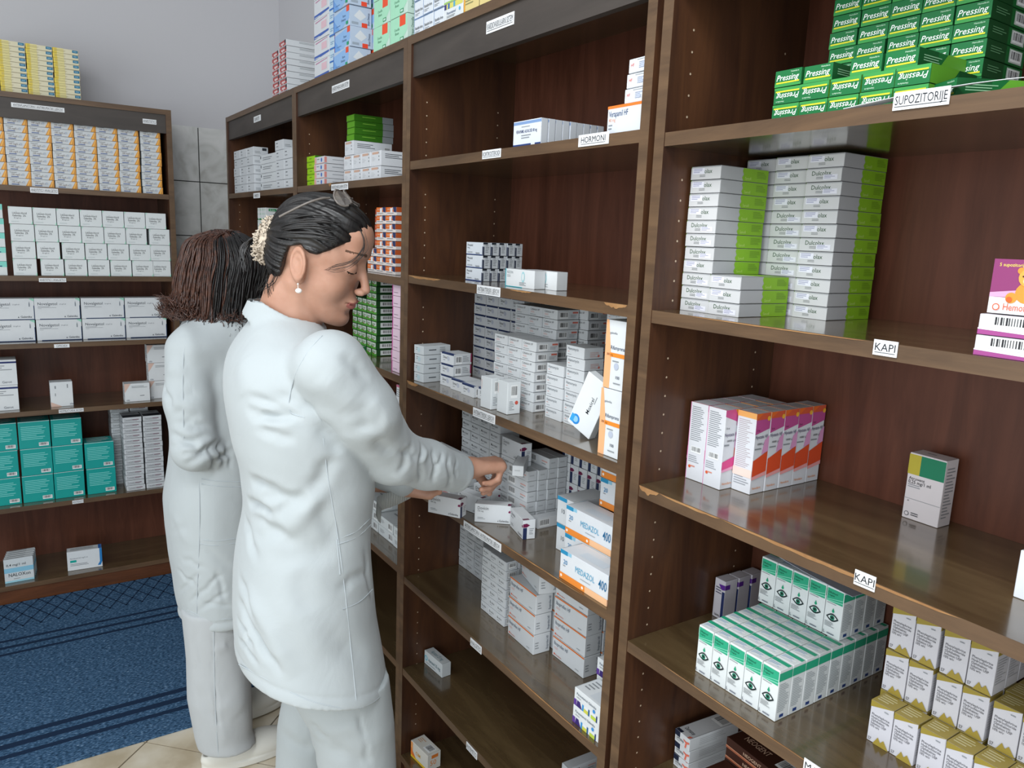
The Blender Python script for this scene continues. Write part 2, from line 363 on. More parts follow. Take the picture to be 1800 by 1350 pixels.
kind('flat','tablet_carton',.076,.11,.0238,base='c9cdd0',
  F=(('t','Tramadol',.08,.40,.26,'3a3e44',.4),('r',.5,.42,.85,.58,'7a5a66'),('l',.08,.1,.8,.3,1,G)),L=(('l',.1,.3,.9,.8,2,G),('r',0,0,.04,1,'2c3138')),
  T=(('r',.0,0,1,.45,'2b2e34'),('l',.1,.5,.9,.9,3,G)))
kind('bluewhite','white_carton',.165,.09,.105,base=WH,F=(('r',0,.86,1,.93,'1e2e66'),('l',.35,.55,.94,.78,3,G),('tr','Gerot',.68,.08,.09,'39404e',.2)))
kind('ctscan','white_carton',.083,.055,.106,base=WH,F=(('l',.2,.25,.26,.85,2,G),('p',[(0,0),(.5,0),(.2,.12),(0,.2)],'d8b8a8'),('t','cts',.84,.05,.09,'2a3a50'),('l',.75,.5,.8,.9,1,G)),L=(('l',.2,.2,.8,.8,6,G),))
kind('ctwide','white_carton',.102,.06,.0815,base=WH,F=(('p',[(0,1),(.25,1),(0,.5)],'d9b9ab'),('l',.28,.72,.9,.86,2,G),('l',.6,.25,.85,.33,1,'555c66'),('t','cts',.06,.05,.1,'2a3a50')),L=(('l',.2,.2,.8,.8,6,G),))
kind('nalox','naloxone_carton',.106,.018,.105,base='d2d8da',F=(('r',0,.42,1,.62,'8cc4dc'),('r',0,.0,1,.08,'9cd0e0'),('t','0,4 mg/1 ml',.08,.70,.10,INK,.8),('t','NALOXon',.14,.25,.14,INK,.74),('l',.3,.1,.6,.16,1,G)),T=(('l',.1,.1,.9,.8,1,G),))
kind('whiteteal','white_carton',.136,.05,.088,base=WH,F=(('t','Flumazenil 0,5 mg/5 ml',.08,.6,.06,'59616a',.7),('r',.08,.42,.26,.54,'16a79a'),('l',.08,.2,.7,.34,2,G),('p',[(.86,.1),(.95,.1),(1,.3),(1,1),(.93,1),(.93,.3)],'2b7fc0')),T=(('l',.1,.2,.9,.8,4,G),('r',.9,0,1,1,'2b6fc0')),L=(('r',0,0,1,1,'cfd8d8'),))
# tops of the bookcases
kind('pinktop','pink_carton',.085,.16,.0215,base='d3d7da',F=(('r',.03,.08,.98,.94,'b04a4a'),('r',.28,.3,.75,.62,'e2cccb'),('r',.8,.45,.98,.95,'2f2c36'),('r',.45,.05,.55,.5,'e2cccb'),('r',.05,.1,.2,.35,'e2cccb')),R=(('l',.3,.5,.95,.85,2,G),))
kind('bluestripe','white_carton',.135,.09,.0615,base='d7dade',F=(('p',[(0,.08),(1,.2),(1,.3),(0,.26)],'3d62b0'),('r',.5,.45,.85,.8,'e0bcc6'),('p',[(.1,.85),(.9,.93),(.9,.96),(.1,.9)],'c07a9c'),('r',.05,.12,.4,.15,'dde1e3')),R=(('l',.2,.3,.8,.8,3,'c9a8b4'),))
kind('cyan','pale_blue_carton',.055,.09,.0375,base='c2d8e6',F=(('r',.75,.7,1,1,'e04a32'),('r',0,0,1,.12,'2f6fc2'),('l',.15,.3,.8,.6,2,'6f9cc0')))
kind('blue','syringe_carton',.125,.07,.0565,base='b9c9dc',
  F=(('p',[(0,0),(.55,0),(1,.35),(1,1),(0,.8)],'8fb8e6'),('p',[(0,0),(.4,0),(0,.6)],'6fa3e0'),('r',.82,.72,1,1,'e8502c'),('tr','Braun',.6,.52,.12,'4a6688',.2),('tr','Omnican',.5,.34,.12,'4a6688',.3),('r',.8,.1,.93,.26,'1f9c70'),('l',.15,.15,.5,.22,1,'5a7ba8'),('r',0,0,.02,1,'2f5cc0')),
  R=(('r',.55,.0,.8,.22,'e84a2e'),('p',[(.2,.5),(.45,.85),(.75,.55),(.5,.3)],'d8dde0'),('r',.1,.1,.4,.22,'9aa7b4'),('tu','Braun Omnican',.9,.15,.1,'2b3a58',.6)))
kind('green','syringe_carton',.10,.06,.066,base='c4dccf',
  F=(('p',[(0,0),(.6,0),(1,.4),(1,1),(0,1)],'a5dcbc'),('r',.56,.62,.9,1,'e8502c'),('tr','Omnifix',.25,.5,.1,'3f7a5a',.5),('tr','Braun',.3,.36,.1,'3f7a5a',.3),('r',.6,.08,.8,.22,'17915a'),('r',.63,.11,.77,.19,'c4dccf')),
  R=(('r',.4,.0,.75,.25,'e84a2e'),('tu','Braun Omnifix',.3,.2,.12,'26604a',.7),('tu','Braun Omnifix',.75,.35,.12,'26604a',.5)))
kind('white3','white_carton',.05,.07,.04,base='dde3ea',F=(('r',0,0,1,.03,'5c84b8'),('r',0,.97,1,1,'5c84b8'),('r',0,0,.03,1,'5c84b8'),('t','Ranitidin forte',.12,.38,.17,INK,.8),('l',.12,.12,.7,.28,2,G)))
kind('striped','white_carton',.085,.07,.04,base='dde2e4',F=(('r',0,.72,1,1,'d8d26a'),('r',0,.72,.12,1,'3c3a78'),('r',.2,.72,.3,1,'3c6cb0'),('r',.5,.72,.6,1,'58a8c8'),('t','Paracetamol',.15,.42,.15,'33507c',.6),('o',.85,.5,.1,'5fb0d8'),('r',0,0,1,.1,'9cc46a'),('l',.15,.2,.7,.34,2,G)))
kind('yellowbox','yellow_carton',.15,.08,.045,base='dcc887',F=(('r',0,.0,1,.12,'e0a030'),('r',0,.12,.04,1,'e0a030'),('l',.05,.35,.3,.9,4,'8c8a5c'),('r',.45,0,.46,1,'4a443c'),('t','Suglat',.65,.5,.13,'5a5a50',.25)))
# far bookcases
kind('tiny','white_carton',.105,.06,.036,base='d0d4d8',F=(('l',.15,.55,.5,.75,1,'3e434a'),('l',.15,.2,.6,.4,1,G)),R=(('r',.6,.6,.9,.9,'30343a'),('l',.1,.2,.5,.5,2,G)))
kind('longtiny','white_carton',.235,.07,.036,base='d3d7da',F=(('l',.15,.3,.8,.7,2,'80858a'),('r',.02,.6,.06,.9,'30343a')))
kind('thingreen','white_carton',.016,.09,.049,base='d8dcdc',F=(('r',.1,0,.9,.12,'2c8a50'),('l',.3,.2,.7,.9,2,'8cc4a0')),R=(('r',.15,.72,.5,.92,'1a8a50'),('t','Brufen',.2,.76,.12,'dfe4e4',.25)),T=())
kind('lime','lime_carton',.084,.13,.0202,base='8fc41e',F=(('r',0,.15,1,.85,'9ccf24'),('l',.3,.3,.7,.6,1,'587e14')),R=(('r',0,0,.75,1,'3f7f16'),('r',.75,0,1,1,'9ea2a4'),('l',.2,.4,.6,.7,1,'8ec04a')),T=(('b',.2,.1,.8,.5),))
kind('limedark','green_carton',.062,.13,.0192,base='4f9014',F=(('r',0,.1,1,.9,'5a9c18'),),R=(('r',0,0,.72,1,'356e12'),('r',.72,0,1,1,'8d9193'),('l',.2,.4,.6,.7,1,'7ab03c')))
kind('redring','white_carton',.096,.07,.0232,base='d4d6da',F=(('r',0,.12,.2,.9,'e0a8a0'),('o',.72,.5,.3,'3f6fc0'),('r',0,0,1,.07,'d89a92'),('l',.28,.4,.55,.7,1,G)),R=(('r',0,.1,.12,.9,'d88c84'),('l',.4,.4,.95,.6,1,G)))
kind('vit','white_carton',.0705,.13,.043,base='d9dce0',F=(('r',.1,.78,.75,.93,'cda894'),('l',.75,.2,.85,.9,3,G),('l',.1,.3,.5,.6,3,'c6c9cc')),R=(('l',.1,.45,.6,.8,3,'54585e'),('b',.8,.3,.95,.7)))
kind('vit3','white_carton',.064,.10,.048,base='cfd0d4',F=(('r',.1,.7,.75,.9,'c4a890'),('l',.7,.2,.85,.7,3,'7d8288'),('l',.1,.3,.5,.6,2,G)))
kind('orangewhite','orange_white_carton',.064,.09,.0228,base='d8d0cc',F=(('p',[(0,.42),(.75,.42),(.6,1),(0,1)],'d66a24'),('p',[(.75,.42),(1,.35),(1,1),(.66,1)],'27325e'),('r',.4,.25,.62,.9,'dfe2e4'),('l',.1,.15,.9,.3,1,'5a5a60'),('l',.1,.6,.4,.8,2,'e4c0a4')),R=(('r',0,.4,1,1,'b8552a'),))
kind('oragered','orange_white_carton',.056,.09,.0228,base='cfc6c2',F=(('r',0,.3,1,1,'b84a26'),('l',.1,.5,.8,.8,2,'d8b0a0'),('l',.1,.1,.9,.22,1,'5a5a60')))
kind('nazal','nasal_spray_carton',.0375,.072,.0212,base='1f4a22',F=(('r',.06,.08,.94,.94,'c9d8c8'),('p',[(0,0),(1,0),(1,.4),(.6,.25),(0,.6)],'4f9c34'),('t','Nazal',.2,.5,.3,'20382a',.6),('l',.15,.15,.8,.4,1,'8a3a3a')),R=(('r',.18,.15,.85,.85,'ccd4d0'),('b',.24,.2,.8,.8)),T=(('r',0,0,1,1,'1d5a2c'),))
kind('pinkcol','pink_carton',.08,.075,.0296,base='dcc3d2',F=(('r',0,0,.06,1,'c8489a'),('r',.12,.28,.45,.33,'7d6878'),('r',.8,.62,.95,.7,'c87aa0')),R=(('r',0,0,.1,1,'c8489a'),))
kind('greenflat','nasal_spray_carton',.11,.05,.02,base='1f6a38',F=(('r',.02,.1,.3,.9,'0f4a28'),('l',.6,.3,.9,.7,1,'b9d8c0')),T=(('r',.02,.05,.98,.95,'9fc8b0'),))
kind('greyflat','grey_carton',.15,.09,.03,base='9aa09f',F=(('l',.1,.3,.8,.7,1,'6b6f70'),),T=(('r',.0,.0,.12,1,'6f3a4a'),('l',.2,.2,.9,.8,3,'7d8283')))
kind('pinkedge','white_carton',.045,.09,.06,base='d3d6da',F=(('r',.9,0,1,1,'a82a5a'),('r',.0,.9,1,1,'c76a8a'),('l',.1,.4,.7,.8,4,G)))
kind('plainwhite','white_carton',.105,.08,.032,base='d2d8da',F=(('l',.1,.3,.45,.7,3,G),('b',.7,.15,.95,.85)),T=(('l',.2,.4,.8,.6,1,G),),R=(('b',.1,.2,.6,.85),))
kind('bluered','blue_red_carton',.045,.09,.045,base='38405c',F=(('r',.7,0,1,.4,'b02838'),('l',.15,.3,.6,.8,3,'77809c')))
kind('redwhite','white_carton',.09,.07,.05,base='dccfcf',F=(('r',0,0,.05,1,'c02838'),('r',0,.9,1,1,'c8505c'),('l',.2,.3,.8,.7,3,G)),T=(('r',0,0,1,.08,'c02838'),))
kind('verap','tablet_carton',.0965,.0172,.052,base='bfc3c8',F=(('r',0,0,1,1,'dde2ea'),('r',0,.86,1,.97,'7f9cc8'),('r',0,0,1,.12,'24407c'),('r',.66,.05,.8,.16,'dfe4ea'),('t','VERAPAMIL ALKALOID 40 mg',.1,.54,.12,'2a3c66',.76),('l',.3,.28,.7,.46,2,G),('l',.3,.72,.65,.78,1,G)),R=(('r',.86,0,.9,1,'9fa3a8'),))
kind('verhf','tablet_carton',.086,.05,.048,base='d6dbe2',F=(('r',0,.9,1,1,'e87a30'),('t','Verapamil HF',.05,.62,.2,'28406c',.56),('t','40 mg',.05,.45,.12,'e8a888',.2),('l',.05,.12,.2,.35,2,G),('r',0,0,1,.02,'e8905a')))
kind('verred','tablet_carton',.058,.05,.0228,base='d8dce2',F=(('l',.35,.78,.95,.9,1,G),('t','HF',.1,.45,.22,'d85a4a',.25),('o',.6,.45,.2,'c4ccdc'),('l',.45,.2,.8,.7,4,'9ca6c0')))
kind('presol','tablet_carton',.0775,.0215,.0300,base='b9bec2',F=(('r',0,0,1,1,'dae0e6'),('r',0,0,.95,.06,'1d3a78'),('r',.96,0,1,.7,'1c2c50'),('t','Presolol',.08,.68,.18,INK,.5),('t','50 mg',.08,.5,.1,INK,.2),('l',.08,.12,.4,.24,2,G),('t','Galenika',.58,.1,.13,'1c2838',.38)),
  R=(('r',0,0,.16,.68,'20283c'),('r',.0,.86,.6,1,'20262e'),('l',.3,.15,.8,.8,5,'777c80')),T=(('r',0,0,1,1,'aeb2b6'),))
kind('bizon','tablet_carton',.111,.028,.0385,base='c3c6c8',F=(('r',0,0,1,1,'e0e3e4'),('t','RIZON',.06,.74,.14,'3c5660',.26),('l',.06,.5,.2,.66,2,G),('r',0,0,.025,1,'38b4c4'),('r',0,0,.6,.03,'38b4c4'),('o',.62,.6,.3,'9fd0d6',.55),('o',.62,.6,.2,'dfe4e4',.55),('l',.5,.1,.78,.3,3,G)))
kind('white4','tablet_carton',.045,.085,.0238,base='cfd5d8',F=(('l',.2,.35,.8,.75,2,G),('o',.5,.5,.3,'bcd2d8')),R=(('l',.2,.3,.5,.6,1,'50565c'),('l',.6,.2,.95,.8,3,G)))
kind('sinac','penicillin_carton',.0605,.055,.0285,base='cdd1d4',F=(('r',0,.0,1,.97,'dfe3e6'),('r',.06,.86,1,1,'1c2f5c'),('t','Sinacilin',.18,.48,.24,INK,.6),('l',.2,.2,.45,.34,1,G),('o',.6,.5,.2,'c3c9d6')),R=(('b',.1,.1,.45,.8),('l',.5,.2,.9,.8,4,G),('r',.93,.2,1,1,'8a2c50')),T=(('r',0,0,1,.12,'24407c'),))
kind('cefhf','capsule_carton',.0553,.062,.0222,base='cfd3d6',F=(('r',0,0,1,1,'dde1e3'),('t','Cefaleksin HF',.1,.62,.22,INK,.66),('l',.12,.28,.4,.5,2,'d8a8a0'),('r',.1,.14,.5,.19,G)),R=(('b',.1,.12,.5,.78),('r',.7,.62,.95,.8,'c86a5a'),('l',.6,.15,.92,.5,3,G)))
kind('upright','tablet_carton',.042,.035,.072,base='d8dddf',F=(('l',.08,.1,.14,.9,1,'d8b8b0'),),R=(('b',.25,.5,.75,.9),('l',.15,.1,.55,.4,6,G),('o',.7,.35,.06,'cc5a4a')),L=())
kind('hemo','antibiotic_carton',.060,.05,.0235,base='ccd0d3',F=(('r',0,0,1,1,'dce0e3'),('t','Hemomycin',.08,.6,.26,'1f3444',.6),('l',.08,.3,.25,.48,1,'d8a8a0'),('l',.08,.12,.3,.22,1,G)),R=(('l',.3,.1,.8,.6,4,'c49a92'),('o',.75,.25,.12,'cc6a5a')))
kind('moxi','tablet_carton',.064,.020,.118,base='dfe3e5',F=(('tu','Moxicel',.62,.36,.13,INK,.3),('l',.66,.36,.7,.72,1,G),('o',.26,.14,.09,'2a86d0'),('o',.26,.14,.055,'8cc4ec'),('r',.06,.06,.2,.2,'3aa0dc')))
kind('ritom','antibiotic_carton',.0555,.05,.122,base='d9dde0',F=(('p',[(0,0),(.3,0),(.32,.45),(.12,1),(0,1)],'ecb080'),('tr','galenika',.2,.8,.035,'5a606a',.4),('t','Rifamprena',.28,.58,.055,'33415a',.66),('r',.26,.47,1,.53,'e88a30'),('t','300 mg',.1,.485,.035,'8a4a1a',.3),('l',.4,.38,.85,.42,1,G),('t','100',.6,.16,.045,'33415a',.3),('o',.6,.34,.05,'b4bccc'),('l',.5,.06,.85,.1,1,G)))
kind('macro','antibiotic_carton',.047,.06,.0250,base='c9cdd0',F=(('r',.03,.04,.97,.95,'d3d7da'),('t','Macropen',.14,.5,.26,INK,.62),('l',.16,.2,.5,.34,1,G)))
kind('longbox','tablet_carton',.186,.08,.0240,base='cfd4d7',F=(('b',.35,.15,.55,.85),('o',.84,.6,.15,'c86a6a'),('r',.86,.5,.96,.7,'c89a9a'),('l',.6,.2,.78,.5,2,G)))
kind('dovi','capsule_carton',.086,.030,.0455,base='d3d7da',F=(('t','Dovicin',.08,.70,.17,INK,.3),('t','100 mg',.08,.58,.08,INK,.16),('l',.08,.14,.36,.28,2,G),('t','Galenika',.68,.10,.11,INK,.26),('p',[(.64,.1),(.65,.2),(.66,.1)],INK),('p',[(.93,.62),(1,.62),(1,.72),(.97,.75),(.93,.7)],'7a1a4c')),
  R=(('r',0,0,.32,.6,'1f2c50'),('p',[(0,.62),(.3,.62),(.55,.72),(.3,.82),(0,.8)],'6a1440'),('l',.5,.2,.95,.55,4,G)),T=(('r',.9,0,1,.5,'6a1440'),))
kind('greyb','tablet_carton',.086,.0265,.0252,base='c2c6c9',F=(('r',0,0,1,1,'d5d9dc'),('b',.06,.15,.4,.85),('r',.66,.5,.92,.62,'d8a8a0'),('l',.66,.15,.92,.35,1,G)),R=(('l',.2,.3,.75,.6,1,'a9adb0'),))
kind('med','tablet_carton',.145,.055,.0605,base='d6dade',F=(('r',0,.86,.16,1,'2c8ab4'),('r',.16,.88,.24,1,'8cc0d8'),('p',[(0,0),(1,0),(1,.22),(0,.22)],'e88a38'),('r',.55,0,1,.22,'ecb98c'),('o',.04,.11,.05,'f4e8dc'),('o',.5,.11,.05,'f4e8dc'),('t','20',.08,.55,.15,'2a7fb0',.1),('l',.07,.44,.15,.5,1,G),('tr','MEDAZOL',.34,.5,.2,'5aa6c8',.40),('t','400',.82,.45,.3,'2a6f9c',.16),('l',.45,.34,.7,.38,1,G)),
  R=(('r',0,.86,.35,1,'2c8ab4'),('r',0,0,1,.22,'e88a38'),('t','20',.3,.5,.16,'2a7fb0',.3)),T=(('r',.3,.2,.8,.6,'cdd6de'),))
kind('medend','tablet_carton',.055,.10,.0605,base='cdd1d4',F=(('r',0,.86,.6,1,'2c8ab4'),('t','10',.3,.42,.16,'3a4450',.3)),)
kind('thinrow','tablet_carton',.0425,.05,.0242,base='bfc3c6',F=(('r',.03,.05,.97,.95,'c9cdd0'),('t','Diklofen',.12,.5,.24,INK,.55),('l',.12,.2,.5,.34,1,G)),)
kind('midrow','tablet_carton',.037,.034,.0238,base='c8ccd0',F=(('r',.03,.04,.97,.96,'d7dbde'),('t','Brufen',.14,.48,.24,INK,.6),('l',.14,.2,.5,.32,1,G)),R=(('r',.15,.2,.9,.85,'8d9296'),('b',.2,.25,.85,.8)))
kind('ibu','painkiller_carton',.114,.046,.0485,base='ccd0d3',F=(('r',0,.93,1,1,'d8702c'),('t','Ibuprofen HF',.05,.62,.18,'35455c',.45),('l',.05,.38,.2,.5,2,'d8a8a0'),('l',.75,.12,.9,.2,1,G),('o',.07,.14,.05,'d8603c'),('t','Hemofarm',.1,.1,.08,'c8603c',.2)),R=(('tu','Ibuprofen HF',.9,.15,.14,'35455c',.7),('l',.1,.2,.4,.6,3,G)))
kind('para','painkiller_carton',.087,.06,.0375,base='d8dcde',F=(('r',0,0,1,.36,'dfe3e5'),('r',0,0,.1,.36,'5a3a8c'),('p',[(.1,0),(.3,0),(.22,.36),(.12,.36)],'3a2a6c'),('r',.3,0,.36,.36,'3a8cc8'),('r',.36,.0,.52,.2,'c8c850'),('r',.52,0,.57,.36,'2a5a8c'),('r',.62,.0,.8,.2,'b8cc4c'),('r',.8,0,.84,.36,'24386c'),('t','Paracetamol Galenika',.1,.68,.13,'27415c',.75),('l',.1,.48,.35,.56,1,G),('o',.72,.5,.1,'3a8cd0')),T=(('r',.45,.1,.85,.9,'cdd3d8'),('l',.1,.2,.4,.8,4,G)))
kind('pillend','tablet_carton',.095,.03,.041,base='ccd2d4',F=(('o',.1,.5,.2,'5ab4c8'),('o',.1,.5,.12,'ccd2d4'),('t','Aprazol 25 mg',.24,.4,.22,'3a6470',.66),('l',.1,.12,.9,.22,1,G)),T=(('t','Aprazol 25 mg',.2,.3,.4,'5a8490',.6),))
kind('orangeyel','tablet_carton',.088,.045,.052,base='d6d4cc',F=(('r',0,0,1,.14,'e8c030'),('r',0,.14,.12,.95,'ecA060'.lower()),('p',[(0,.14),(.3,.14),(0,.6)],'e87a30'),('t','CIM',.3,.4,.2,'d8a030',.3)),R=(('t','50',.2,.3,.3,'e08a40',.5),('r',.3,.7,.8,.9,'d87a30')),T=(('b',.55,.2,.9,.8),('l',.1,.3,.4,.7,3,'c89a70')))
# nearest bookcase
def dulc(st):
    a=(('r',0,0,1,.9,'c9cacb'),('t','Dulcolax',.17,.46,.33,'1d4a22',.60),('l',.3,.14,.62,.34,2,'6a6e70'))
    a+= (('r',.06,.42,.46,.86,'dfe0ea'),('l',.09,.46,.42,.82,3,'8d8fb0')) if st==0 else (('r',.5,.12,.9,.5,'dfe0ea'),('l',.53,.16,.86,.46,3,'8d8fb0'))
    return a
GR=(('p',[(.47,0),(.44,.25),(.47,.5),(.445,.75),(.46,1),(1,1),(1,0)],'7fae22'),('r',.0,.985,1,1,'9a9da0'),('l',.75,.25,.98,.8,5,'5e8418'),('t','Sanofi',.5,.12,.22,'b4d070',.14))
for s_ in (0,1): kind('dulc%d'%s_,'laxative_carton',.0618,.112,.0207,base='a9abad',F=dulc(s_),R=GR,T=(('r',0,0,1,.45,'bfc1c3'),('r',0,.47,1,1,'7fae22')))
kind('press','medicine_carton',.0425,.10,.0216,base='12632f',F=(('r',.0,0,1,1,'196c3a'),('p',[(0,.0),(1,.0),(1,.14),(0,.28)],'3c9249'),('ti','Pressing',.06,.38,.36,'eef4ee',.88),('r',.06,.2,.94,.29,'d8d030'),('t','Hemofarm',.6,.82,.1,'bfe0c4',.35)),
  R=(('r',0,0,.4,1,'0f4f26'),('p',[(.4,0),(1,0),(1,1),(.6,1)],'5c9a2c'),('l',.1,.3,.5,.7,3,'8ab890')),T=(('r',0,0,1,.3,'1a7a3a'),('p',[(.2,.3),(.8,.3),(.5,1)],'8ab43c')))
kind('pressb','medicine_carton',.0425,.10,.0216,base='12632f',F=(('r',.0,0,1,1,'196c3a'),('p',[(0,.0),(1,.0),(1,.14),(0,.28)],'3c9249'),('ti','Pressing',.06,.38,.36,'eef4ee',.88),('r',.06,.2,.94,.29,'d8d030'),('t','Hemofarm',.6,.82,.1,'bfe0c4',.35)),
  R=(('r',0,0,.5,1,'0f4522'),('r',.58,.12,.92,.88,'b9c4bc'),('b',.61,.2,.89,.82),('l',.1,.3,.5,.7,3,'5a8a62')))
def bear():
    c='e09038'
    return (('r',0,0,1,.30,'dfe1e4'),('p',[(0,.30),(1,.30),(1,1),(0,1)],'8a3a6c'),('p',[(0,.30),(1,.36),(1,.62),(0,.38)],'d0a0c0'),('t','5 supozitorija',.06,.87,.06,'ecd860',.26),
     ('o',.36,.40,.19,c),('o',.22,.30,.10,c),('o',.50,.30,.10,c),('o',.28,.80,.06,c),('o',.44,.80,.06,c),('o',.36,.68,.165,'eaa248'),('o',.345,.62,.055,'f8d49a'),('o',.31,.70,.017,'3a2412'),('o',.39,.70,.017,'3a2412'),('o',.345,.64,.02,'3a2412'),('o',.205,.27,.05,'d8602c'),('o',.52,.27,.05,'d8602c'),
     ('t','Hemofarm',.16,.07,.13,'d8603c',.34),('o',.09,.12,.065,'d8603c'),('o',.09,.12,.045,'dfe1e4'))
kind('bear','suppository_carton',.10,.022,.058,base='d9d4da',F=bear())
kind('bearflat','suppository_carton',.11,.06,.0225,base='d6d2d8',F=(('r',0,0,1,.25,'a04a8a'),('b',.12,.4,.6,.95),('p',[(0,.25),(1,.1),(1,.2),(0,.32)],'e8e4ea'),('t','Hemofarm',.7,.1,.16,'f0e4f0',.25),('l',.7,.5,.95,.85,2,G)))
def pinkface(orange):
    if not orange: return (('p',[(0,.92),(1,.82),(1,1),(0,1)],'c8508c'),('p',[(.6,1),(1,1),(1,.82)],'e08a3c'),('t','25 ml',.1,.76,.022,INK,.2),('t','Nystatin HF',.04,.67,.042,'3a2a5c',.86),('t','100000 i.j./ml',.2,.60,.026,INK,.6),('l',.04,.52,.6,.57,1,G),('p',[(0,.25),(1,.3),(1,.43),(0,.35)],'dc4a8c'),('p',[(0,.22),(1,.26),(1,.3),(0,.25)],'eaa0c4'),('t','Hemofarm',.1,.06,.03,'e08a3c',.6))
    return (('r',0,.90,1,1,'d05a3c'),('p',[(0,.74),(1,.80),(1,.92),(0,.92)],'b8508c'),('p',[(0,.92),(.5,1),(0,1)],'e06a2c'),('t','25 ml',.1,.78,.022,INK,.2),('t','Nystatin HF',.04,.69,.042,'3a2a5c',.86),('t','100000 i.j./ml',.2,.61,.026,INK,.6),('l',.04,.53,.9,.57,1,G),('p',[(0,.22),(1,.27),(1,.52),(0,.42)],'d8502c'),('p',[(0,.18),(1,.22),(1,.27),(0,.22)],'e8a0a0'),('p',[(.55,.49),(1,.52),(1,.72),(.7,.66)],'d89ac4'),('o',.85,.93,.03,'ecb040'),('t','Hemofarm',.1,.06,.03,'e08a3c',.6))
TXT=(('r',0,0,.03,1,'e89ac4'),('l',.1,.5,.9,.95,18,'8a8f94'),('b',.2,.36,.8,.44),('l',.1,.22,.9,.32,4,'9a9ea4'),('o',.2,.17,.02,'d8603c'),('l',.25,.15,.7,.19,1,'d8907c'))
kind('nysp','drops_carton',.0385,.0385,.137,base='d9dbe0',F=TXT,R=pinkface(False),T=(('r',0,0,1,.06,'c84a5a'),('r',.3,.2,.8,.7,'cfd2d6')))
kind('nyso','drops_carton',.0385,.0360,.137,base='d9dbe0',F=(('r',0,.93,1,1,'e8a860'),('l',.1,.3,.9,.9,26,'b4a8ac'),('r',0,.2,1,.3,'ead4c8'),('l',.1,.08,.9,.2,4,'9a9ea4')),R=pinkface(True),T=(('r',0,0,1,.06,'c84a5a'),('r',.3,.2,.8,.7,'c4c7cc')))
kind('atro','inhalation_carton',.0565,.034,.104,base='d6cfd0',F=(('r',.0,.68,.33,.98,'b7a83a'),('r',.33,.68,1,.98,'1f7a58'),('t','Atrovent',.06,.60,.045,INK,.5),('t','0,25 mg/1 ml',.06,.545,.05,INK,.62),('l',.06,.47,.6,.53,2,G),('r',0,.31,1,.315,G),('t','20',.1,.27,.02,INK,.1),('o',.13,.08,.035,'4a4e54'),('o',.13,.08,.026,'d6cfd0'),('l',.25,.05,.6,.11,2,'3a3e44')),R=(('l',.15,.1,.85,.88,16,'8a8c90'),),T=(('l',.3,.3,.7,.6,1,G),))
kind('edge','white_carton',.07,.05,.06,base='e0e4ea',F=(('l',.5,.3,.9,.5,2,G),),T=(('r',0,.9,1,1,'5a70b0'),))
def eye(b0,b1):
    pts=[];n=8
    for k in range(n+1): pts.append((.14+.72*k/n,.40+.085*math.sin(math.pi*k/n)))
    for k in range(n-1,0,-1): pts.append((.14+.72*k/n,.40-.075*math.sin(math.pi*k/n)))
    inn=[((u-.5)*.72+.5,(v-.40)*.62+.405) for u,v in pts]
    return (('r',0.05,.70,.97,.965,'2aa27c'),('p',[(.05,.70),(.97,.74),(.97,.76),(.05,.72)],'7fd0b4'),('p',[(.05,.73),(.97,.80),(.97,.815),(.05,.745)],'7fd0b4'),('t','Oftalmol',.1,.87,.04,'14503c',.7),('t','5 mg/ml',.1,.82,.03,'14503c',.5),('l',.1,.65,.7,.68,1,G),
      ('p',[(.5,.60),(.58,.525),(.5,.50),(.42,.525)],'1f9a70'),('p',pts,'1c2a2c'),('p',inn,'dfe4e4'),('o',.5,.405,.05,'1f7a60'),('o',.5,.405,.025,'101818'),('l',.1,.19,.75,.30,4,G),('t','L',.08,.05,.06,'1c2a4c',.1),('r',.3,.06,.7,.08,'6a7080'))
kind('eye','eye_drops_carton',.0312,.0308,.083,base='dadfdf',F=eye(0,0),R=(('r',0,.78,1,.94,'2aa27c'),('l',.1,.15,.9,.72,16,'9aa2a6'),('r',.3,.05,.6,.11,'24407c')),T=(('r',0,.62,1,.9,'2aa27c'),('l',.1,.15,.8,.5,3,'8fb0d0'),('p',[(.1,.1),(.9,.3),(.85,.4),(.1,.2)],'e8ecee')),flap=False)
kind('gold','eye_drops_carton',.0338,.0345,.0635,base='cbcad0',F=(('p',[(0,.84),(1,1),(0,1)],'a08c3c'),('p',[(0,.84),(0,1),(.9,1)],'9a8838'),('t','Phenylephrine',.1,.66,.055,'5a5a60',.78),('t','Hydrochloride',.1,.59,.055,'5a5a60',.78),('t','Ophthalmic',.1,.52,.055,'5a5a60',.6),('t','Solution USP',.1,.45,.055,'5a5a60',.68),('t','10% w/v',.1,.38,.055,'5a5a60',.4),('r',.62,.86,.8,.88,G),
   ('p',[(.3,0),(.5,.2),(.62,.1),(.75,.19),(1,0)],'a08c3c'),('t','S7',.07,.05,.07,'4a4a50',.14)),R=(('r',0,.9,1,1,'a08c3c'),('l',.1,.2,.9,.8,10,'b0b0b4')),T=(('r',0,0,1,1,'a8944a'),('l',.1,.15,.9,.85,4,'d8d0a0')),flap=False)
kind('purple','drops_carton',.026,.033,.078,base='c6c3ca',F=(('l',.15,.6,.75,.8,3,'4a4a60'),('r',.75,.0,1,.72,'24305c'),('p',[(.4,.88),(1,.9),(1,.78),(.7,.76)],'5a2a8c'),('t','Galenika',.2,.06,.06,INK,.5)),R=(('r',.0,.78,.4,.9,'5a2a8c'),))
